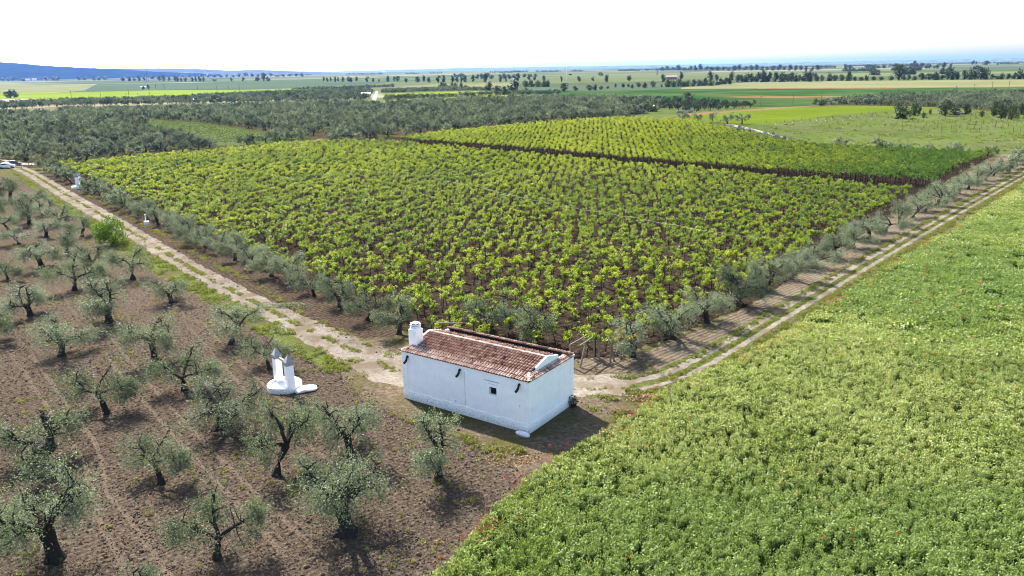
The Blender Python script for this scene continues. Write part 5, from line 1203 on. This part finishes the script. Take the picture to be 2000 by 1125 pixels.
for i, (u, b, tp) in enumerate(sorted(((800 / Z, 100 + 532 / Z, 100 + 455 / Z), (1125 / Z, 100 + 520 / Z, 100 + 475 / Z), (1410 / Z, 100 + 515 / Z, 100 + 478 / Z), (1437 / Z, 100 + 490 / Z, 100 + 430 / Z), (1545 / Z, 100 + 528 / Z, 100 + 475 / Z), (1676 / Z, 100 + 522 / Z, 100 + 463 / Z), (1835 / Z, 100 + 422 / Z, 100 + 375 / Z), (1740 / Z, 100 + 418 / Z, 100 + 375 / Z), (340 + 262 / Z, 100 + 428 / Z, 100 + 370 / Z), (340 + 482 / Z, 100 + 457 / Z, 100 + 398 / Z), (340 + 606 / Z, 100 + 418 / Z, 100 + 378 / Z), (340 + 730 / Z, 100 + 440 / Z, 100 + 384 / Z)))):
    pole(u, b, tp, "%s dark pole from left across the yellow-green left fields" % ordinal(i + 1), "dark poles on the left plain")
for (u, b, tp, lb) in ((772, 208, 198, "lone pole above the big grove right of the straight road"), (841, 203, 191, "lone pole in the middle of the big grove"), (997, 206, 192, "lone pole at the right part of the big grove"), (372, 262, 248, "bare dark pole at the tip of the young vineyard"), (530, 252, 243, "dark post by the young vineyard's right end")): pole(u, b, tp, lb, None)
pole(680 + 1852 / Z, 145.6, 125, "tall thin mast on the horizon, left of the pale one", None, .5, False, 'stake', "tall_mast", "mast")
pole(1000 + 610 / Z, 155.5, 130.5, "tall pale mast in the middle of the far plain", None, .5, False, 'wall', "tall_mast", "mast")
pole(680 + 1640 / Z, 147, 135, "short mast with wide head left of the tall thin one", None, .5, True, 'stake', "tall_mast", "mast")
def pylon(u, vb, vt, label):
    q = g(u, vb); d = float(np.hypot(q[0], q[1])); H_ = (vb - vt) / FPX * d; t = empty("lattice_pylon", q, .3); tag(t, label, "pylon"); mb = MB(); w = H_ * .11; r = d * .00016
    for sx in (-1, 1):
        for sy in (-1, 1):
            mb.tube([(sx * w, sy * w, 0), (sx * w * .2, sy * w * .2, H_)], [r, r * .7], 4)
    for k in range(6):
        a, b = 1 - .8 * k / 6, 1 - .8 * (k + 1) / 6
        for s_ in (-1, 1):
            mb.tube([(-w * a, s_ * w * a, H_ * k / 6), (w * b, s_ * w * b, H_ * (k + 1) / 6)], [r * .5, r * .5], 3); mb.tube([(s_ * w * a, w * a, H_ * k / 6), (s_ * w * b, -w * b, H_ * (k + 1) / 6)], [r * .5, r * .5], 3)
    mb.build("lattice", M['grey_cap'], t); MB().box((0, 0, H_ * .86), (H_ * .34, r * 2, r * 2)).build("crossarm", M['grey_cap'], t)
pylon(1000 + 1620 / Z, 100 + 268 / Z, 100 + 208 / Z, "pale lattice pylon left of the red-roofed far building")
pylon(1648 / Z, 100 + 342 / Z, 100 + 240 / Z, "thin lattice pylon in front of the hill on the left plain")
def building(u, vb, wp, hp, label, roofcol=(.35, .14, .1), wallm='wall', nwin=3, rz=None):
    q = g(u, vb); d = float(np.hypot(q[0], q[1])); W = wp / FPX * d; H_ = hp / FPX * d; D_ = max(5.0, min(W * .5, 14)); t = empty("far_building", q, math.atan2(q[1], q[0]) - math.pi / 2 if rz is None else rz); tag(t, label, "building")
    MB().box((0, D_ / 2, H_ * .36), (W, D_, H_ * .74)).build("wall", M[wallm], t)
    mb = MB(); o_ = .3; zr = H_ * .73
    mb.add([(-W / 2 - o_, -o_, zr), (W / 2 + o_, -o_, zr), (W / 2 + o_, D_ + o_, zr), (-W / 2 - o_, D_ + o_, zr), (-W / 2 - o_, D_ / 2, H_), (W / 2 + o_, D_ / 2, H_)], [(0, 1, 5, 4), (2, 3, 4, 5), (0, 4, 3), (1, 2, 5), (0, 3, 2, 1)]); mb.build("roof", plain("far_roof", roofcol, .85), t)
    for k in range(nwin): MB().box((-W / 2 + W * (k + .5) / nwin, -.04, H_ * .38), (W / nwin * .3, .06, H_ * .26)).build("window", M['shaded_inside'], t)
building(1000 + 1780 / Z, 100 + 318 / Z, 110 / Z, 42 / Z, "long grey building with reddish roof behind the green thicket", (.34, .2, .17), 'grey_cap', 5)
building(377, 201, 13, 7, "tiny white house among the olives on the left", (.55, .53, .5), 'wall', 2)
building(715, 190, 17, 9, "small white house beside the straight pale road", (.5, .47, .43), 'wall', 3)
building(280.5, 174.5, 9, 5, "tiny white farm between two small trees on the left plain", (.5, .4, .35), 'wall', 2)
for i, (a, b, w, hh) in enumerate(((310, 332, 45, 20), (385, 330, 40, 20), (1240, 292, 120, 14))): building(a / Z, 100 + b / Z, w / Z, hh / Z, "%s white building from left at the foot of the hill" % ordinal(i + 1), (.5, .4, .36), 'wall', 3)
building(1000 + 1450 / Z, 100 + 232 / Z, 26 / Z, 24 / Z, "far pinkish house standing on the open plain", (.4, .25, .2), 'wall', 2)
building(1000 + 650 / Z, 100 + 268 / Z, 34 / Z, 18 / Z, "low dark shed right of the tall pale mast", (.1, .1, .1), 'old_plaster', 2)
building(400 / Z + 680, 100 + 248 / Z, 50 / Z, 18 / Z, "far white shed on the horizon left of the trees", (.6, .6, .6), 'wall', 2)
# low ruin with stone walls beyond the far vineyard
q = g(1340, 220.5); t = empty("stone_ruin", q, .2); tag(t, "low ruined stone wall beside the dark hedge beyond the far vineyard", "ruin")
rr = np.random.default_rng(3)
for k in range(12): rock("stone", (k * .75 - 4.5, rr.normal() * .3, .5 + rr.random() * .5), (1.2, .9, 1.3 + rr.random()), M['grey_cap'], 40 + k).parent = t
# faint smoke of a brush fire on the left plain is left to the haze

# ------------------------------------------------------------------ crop, grass, clods: the countless things
def clump(seed, n, hh, r, ll, wl, up=.8, pale=.0):
    rng = np.random.default_rng(seed); a = rng.uniform(0, 6.28, n); rr_ = np.sqrt(rng.random(n)) * r; z = hh * rng.beta(1.8, 1.3, n)
    C = np.stack([np.cos(a) * rr_, np.sin(a) * rr_, z], 1); D = rng.normal(size=(n, 3)) * .8 + np.array([0, 0, up])
    V, F = leaf_arrays(C, D, ll * rng.uniform(.7, 1.3, n), wl * rng.uniform(.7, 1.3, n), rng)
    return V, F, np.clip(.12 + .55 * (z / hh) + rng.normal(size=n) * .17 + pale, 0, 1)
CM = []
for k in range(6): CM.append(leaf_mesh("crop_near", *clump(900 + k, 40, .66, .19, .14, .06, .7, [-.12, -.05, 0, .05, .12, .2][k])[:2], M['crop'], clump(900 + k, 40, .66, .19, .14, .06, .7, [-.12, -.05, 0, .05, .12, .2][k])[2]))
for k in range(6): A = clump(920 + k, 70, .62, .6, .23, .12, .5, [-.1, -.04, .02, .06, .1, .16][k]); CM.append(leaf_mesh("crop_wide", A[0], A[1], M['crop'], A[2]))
CC = variants("crop_kinds", CM)
cp = np.array(gp(dens(CROP, 3)))
Q1 = sample(cp, 15.0); Q1 = Q1[np.hypot(Q1[:, 0], Q1[:, 1]) < 78]
Q2 = sample(cp, 3.0); r2 = np.hypot(Q2[:, 0], Q2[:, 1]); Q2 = Q2[(r2 >= 74) & (r2 < 260)]
p1 = proj(lift(Q1)); ok1 = (p1[:, 0] > -200) & (p1[:, 0] < 2500) & (p1[:, 1] < 1500); Q1 = Q1[ok1]
p2 = proj(lift(Q2)); Q2 = Q2[(p2[:, 0] < 2500)]
Q = np.concatenate([Q1, Q2]); n = len(Q); f1 = np.arange(n) < len(Q1)
pq = proj(lift(Q))
ln_ = vnoise(Q[:, 0] / 9., Q[:, 1] / 9.) * .6 + vnoise(Q[:, 0] / 3. + 7, Q[:, 1] / 3.) * .4
grow = .72 + .5 * vnoise(Q[:, 0] / 2.2, Q[:, 1] / 2.2 + 3)
idx = np.clip((ln_ * 1.5 - .22 + RNG.normal(size=n) * .22) * 6, 0, 5).astype(int) + np.where(f1, 0, 6)
deep = np.clip((vnoise(Q[:, 0] / 16. + 3.3, Q[:, 1] / 16. + 1.7) - .52) * 2.2 + .2 * (pq[:, 0] > 1750) + .35 * np.clip((np.hypot(Q[:, 0], Q[:, 1]) - 60) / 60, 0, 1) * (pq[:, 0] > 1650) + RNG.normal(size=n) * .16, 0, .7)
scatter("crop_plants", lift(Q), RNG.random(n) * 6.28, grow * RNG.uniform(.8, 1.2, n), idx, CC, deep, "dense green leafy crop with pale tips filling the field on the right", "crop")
# poppies: most along the crop's edge
PM = []
for k in range(3):
    rng = np.random.default_rng(950 + k); a = rng.uniform(0, 6.28, 9); C = np.stack([np.cos(a) * .13 * rng.random(9), np.sin(a) * .13 * rng.random(9), .78 + rng.normal(size=9) * .05], 1)
    V, F = leaf_arrays(C, rng.normal(size=(9, 3)) * np.array([1, 1, .5]), .06, .055, rng); PM.append(leaf_mesh("poppy", V, F, M['poppy'], rng.random(9)))
PC = variants("poppy_kinds", PM)
edge = spline([g(u, v)[:2] for u, v in [(868, 1110), (935, 1040), (1000, 962), (1060, 925), (1100, 902), (1200, 838), (1300, 772), (1380, 738), (1445, 710), (1560, 642), (1700, 550), (1850, 459), (2010, 360)]], 20)
E_ = np.array(edge); k = RNG.integers(0, len(E_), 700); Qp = E_[k] + RNG.normal(size=(700, 2)) * .5 + np.array([.5, -.4]); wgt = vnoise(Qp[:, 0] / 2.5, Qp[:, 1] / 2.5); Qp = Qp[wgt > .62]
Qr = sample(cp, .12); rr2 = np.hypot(Qr[:, 0], Qr[:, 1]); Qr = Qr[(rr2 < 170) & (vnoise(Qr[:, 0] / 6. + 20, Qr[:, 1] / 6.) > .5)]
Qc = E_[np.argmin(np.abs(proj(lift(E_))[:, 0] - 1080))] + RNG.normal(size=(45, 2)) * np.array([1.1, .7])
Qp = np.concatenate([Qp, Qr, Qc[::2]]); n = len(Qp)
scatter("poppies", lift(Qp), RNG.random(n) * 6.28, RNG.uniform(.7, 1.2, n) * np.clip(np.hypot(Qp[:, 0], Qp[:, 1]) / 60, .95, 1.7), RNG.integers(0, 3, n), PC, None, "red poppies dotted through the crop and along its edge", "poppies")
# grass tufts
GM = []
for k in range(4): A = clump(960 + k, 22, .3, .17, .26, .035, 1.2, .05 * k - .05); GM.append(leaf_mesh("grass", A[0], A[1], M['grass'], A[2]))
for k in range(4): A = clump(970 + k, 26, .16, .3, .2, .07, .6, .05 * k); GM.append(leaf_mesh("weed", A[0], A[1], M['grass'], A[2]))
GC = variants("grass_kinds", GM)
def tufts(pl, dn, thr, dry, sc=(.7, 1.3), fr=1.6):
    Q = sample(np.array(pl), dn); k = vnoise(Q[:, 0] / fr + 5, Q[:, 1] / fr) * .65 + vnoise(Q[:, 0] / (fr * .35), Q[:, 1] / (fr * .35) + 8) * .35 > thr; Q = Q[k]
    return Q, np.clip(dry + RNG.normal(size=len(Q)) * .18, 0, 1), RNG.uniform(*sc, len(Q))
GR = [tufts(gp([(20, 335), (100, 395), (180, 450), (255, 505), (370, 570), (520, 660), (640, 730), (690, 724), (600, 662), (500, 608), (370, 538), (245, 465), (130, 398), (45, 345)]), 7, .46, .05),
      tufts(gp([(100, 352), (200, 398), (300, 455), (440, 535), (600, 622), (760, 700), (790, 700), (620, 622), (450, 525), (300, 444), (160, 376), (80, 345)]), 7, .47, .35, (.6, 1.1)),
      tufts(gp([(640, 700), (700, 690), (800, 800), (1000, 900), (1010, 930), (900, 860), (780, 820), (690, 770)]), 6, .56, .35, (.6, 1.2)),
      tufts(gp([(860, 840), (1000, 905), (1120, 890), (1200, 835), (1300, 768), (1400, 725), (1330, 725), (1250, 745), (1130, 760), (1130, 790), (1200, 828), (1090, 897), (980, 870)]), 6, .57, .3, (.6, 1.3)),
      tufts(gp([(1130, 738), (1250, 734), (1340, 706), (1440, 648), (1700, 492), (2030, 312), (2030, 317), (1700, 500), (1450, 652), (1350, 708), (1250, 740), (1130, 744)]), 8, .44, .1),
      tufts([tuple(p) for p in offset(rs, -.15)] + [tuple(p) for p in offset(rs, .2)][::-1], 18, .34, .1, (.45, .8)),
      tufts([tuple(p) for p in offset(rs, 1.3)] + [tuple(p) for p in offset(rs, 2.4)][::-1], 9, .36, .15, (.7, 1.2)),
      tufts([tuple(p) for p in offset([np.array(p) for p in spline(LROAD, 10)], -.35)] + [tuple(p) for p in offset([np.array(p) for p in spline(LROAD, 10)], .35)][::-1], 18, .42, .25, (.5, .9)),
      tufts(gp([(1130, 715), (1300, 690), (1450, 612), (1815, 382), (1960, 305), (2030, 312), (1440, 655), (1300, 728), (1150, 735)]), 1.6, .62, .5, (.5, 1.0)),
      tufts(gp([(1500, 250), (1640, 226), (1740, 219), (1860, 212), (2010, 210), (2010, 296), (1930, 298), (1700, 286), (1580, 276)]), .10, .5, .15, (1.5, 3.5), 6.0),
      tufts(gp(dens(GROVE_NEAR, 2)), 1.3, .60, .5, (.5, 1.0), 3.0),
      tufts(gp([(790, 662), (1182, 700), (1450, 600), (1700, 440), (1400, 430), (1000, 460), (600, 520), (500, 512)]), .9, .55, .25, (.6, 1.1), 2.5)]
Q = np.concatenate([a[0] for a in GR]); tn = np.concatenate([a[1] for a in GR]); sc_ = np.concatenate([a[2] for a in GR]); n = len(Q)
hl = np.stack([Q[:, 0] - house.location.x, Q[:, 1] - house.location.y], 1); cs, sn = math.cos(house.rotation_euler.z), math.sin(house.rotation_euler.z)
lx, ly = hl[:, 0] * cs + hl[:, 1] * sn, -hl[:, 0] * sn + hl[:, 1] * cs; out_ = ~((lx > -.1) & (lx < LW + .1) & (ly > -.1) & (ly < DW + .1))
Q, tn, sc_ = Q[out_], tn[out_], sc_[out_]; n = len(Q)
scatter("grass", lift(Q, .02), RNG.random(n) * 6.28, sc_, RNG.integers(0, 8, n), GC, tn, "tufts of green and dry grass along the tracks and between the trees", "grass")
# clods of turned earth
CL = []
for k in range(5):
    rng = np.random.default_rng(980 + k); bm = bmesh.new(); bmesh.ops.create_icosphere(bm, subdivisions=1, radius=.5)
    for v in bm.verts: v.co = v.co * rng.uniform(.65, 1.25); v.co.z *= .7
    me = bpy.data.meshes.new("clod"); bm.to_mesh(me); bm.free(); me.materials.append(M['clod']); CL.append(me)
KC = variants("clod_kinds", CL)
gn = np.array(gp(dens(GROVE_NEAR, 2))); Q = sample(gn, 22); r_ = np.hypot(Q[:, 0], Q[:, 1]); pq = proj(lift(Q)); Q = Q[(r_ < 105) & (pq[:, 0] > -60) & (RNG.random(len(Q)) < np.clip(1.6 - r_ / 70, .12, 1))]
Qv = sample(np.array(gp([(260, 448), (385, 520), (510, 590), (610, 640), (705, 684), (790, 700), (800, 660), (650, 585), (500, 515), (300, 420)])), 8)
Qy = sample(np.array(gp([(780, 800), (1000, 905), (1090, 900), (1200, 838), (1300, 765), (1130, 765), (1120, 830), (1000, 870)])), 4)
Q = np.concatenate([Q, Qv, Qy]); n = len(Q)
scatter("earth_clods", lift(Q, .03), RNG.random((n, 3)) * 6.28, np.exp(RNG.normal(size=n) * .45) * .085, RNG.integers(0, 5, n), KC, None, "clods of turned earth covering the tilled ground", "clods")

# ------------------------------------------------------------------ air
mt, nt, out = newmat("air"); pv_ = nt.nodes.new("ShaderNodeVolumePrincipled")
pv_.inputs['Color'].default_value = (.17, .37, .9, 1); pv_.inputs['Density'].default_value = 0.000024; pv_.inputs['Anisotropy'].default_value = .4
L(nt, pv_.outputs[0], out.inputs['Volume'])
hz = MB().box((0, 0, 138), (96000, 96000, 286)).build("haze", mt); tag(hz, "thin blue haze over the whole plain", None, None, 'stuff')
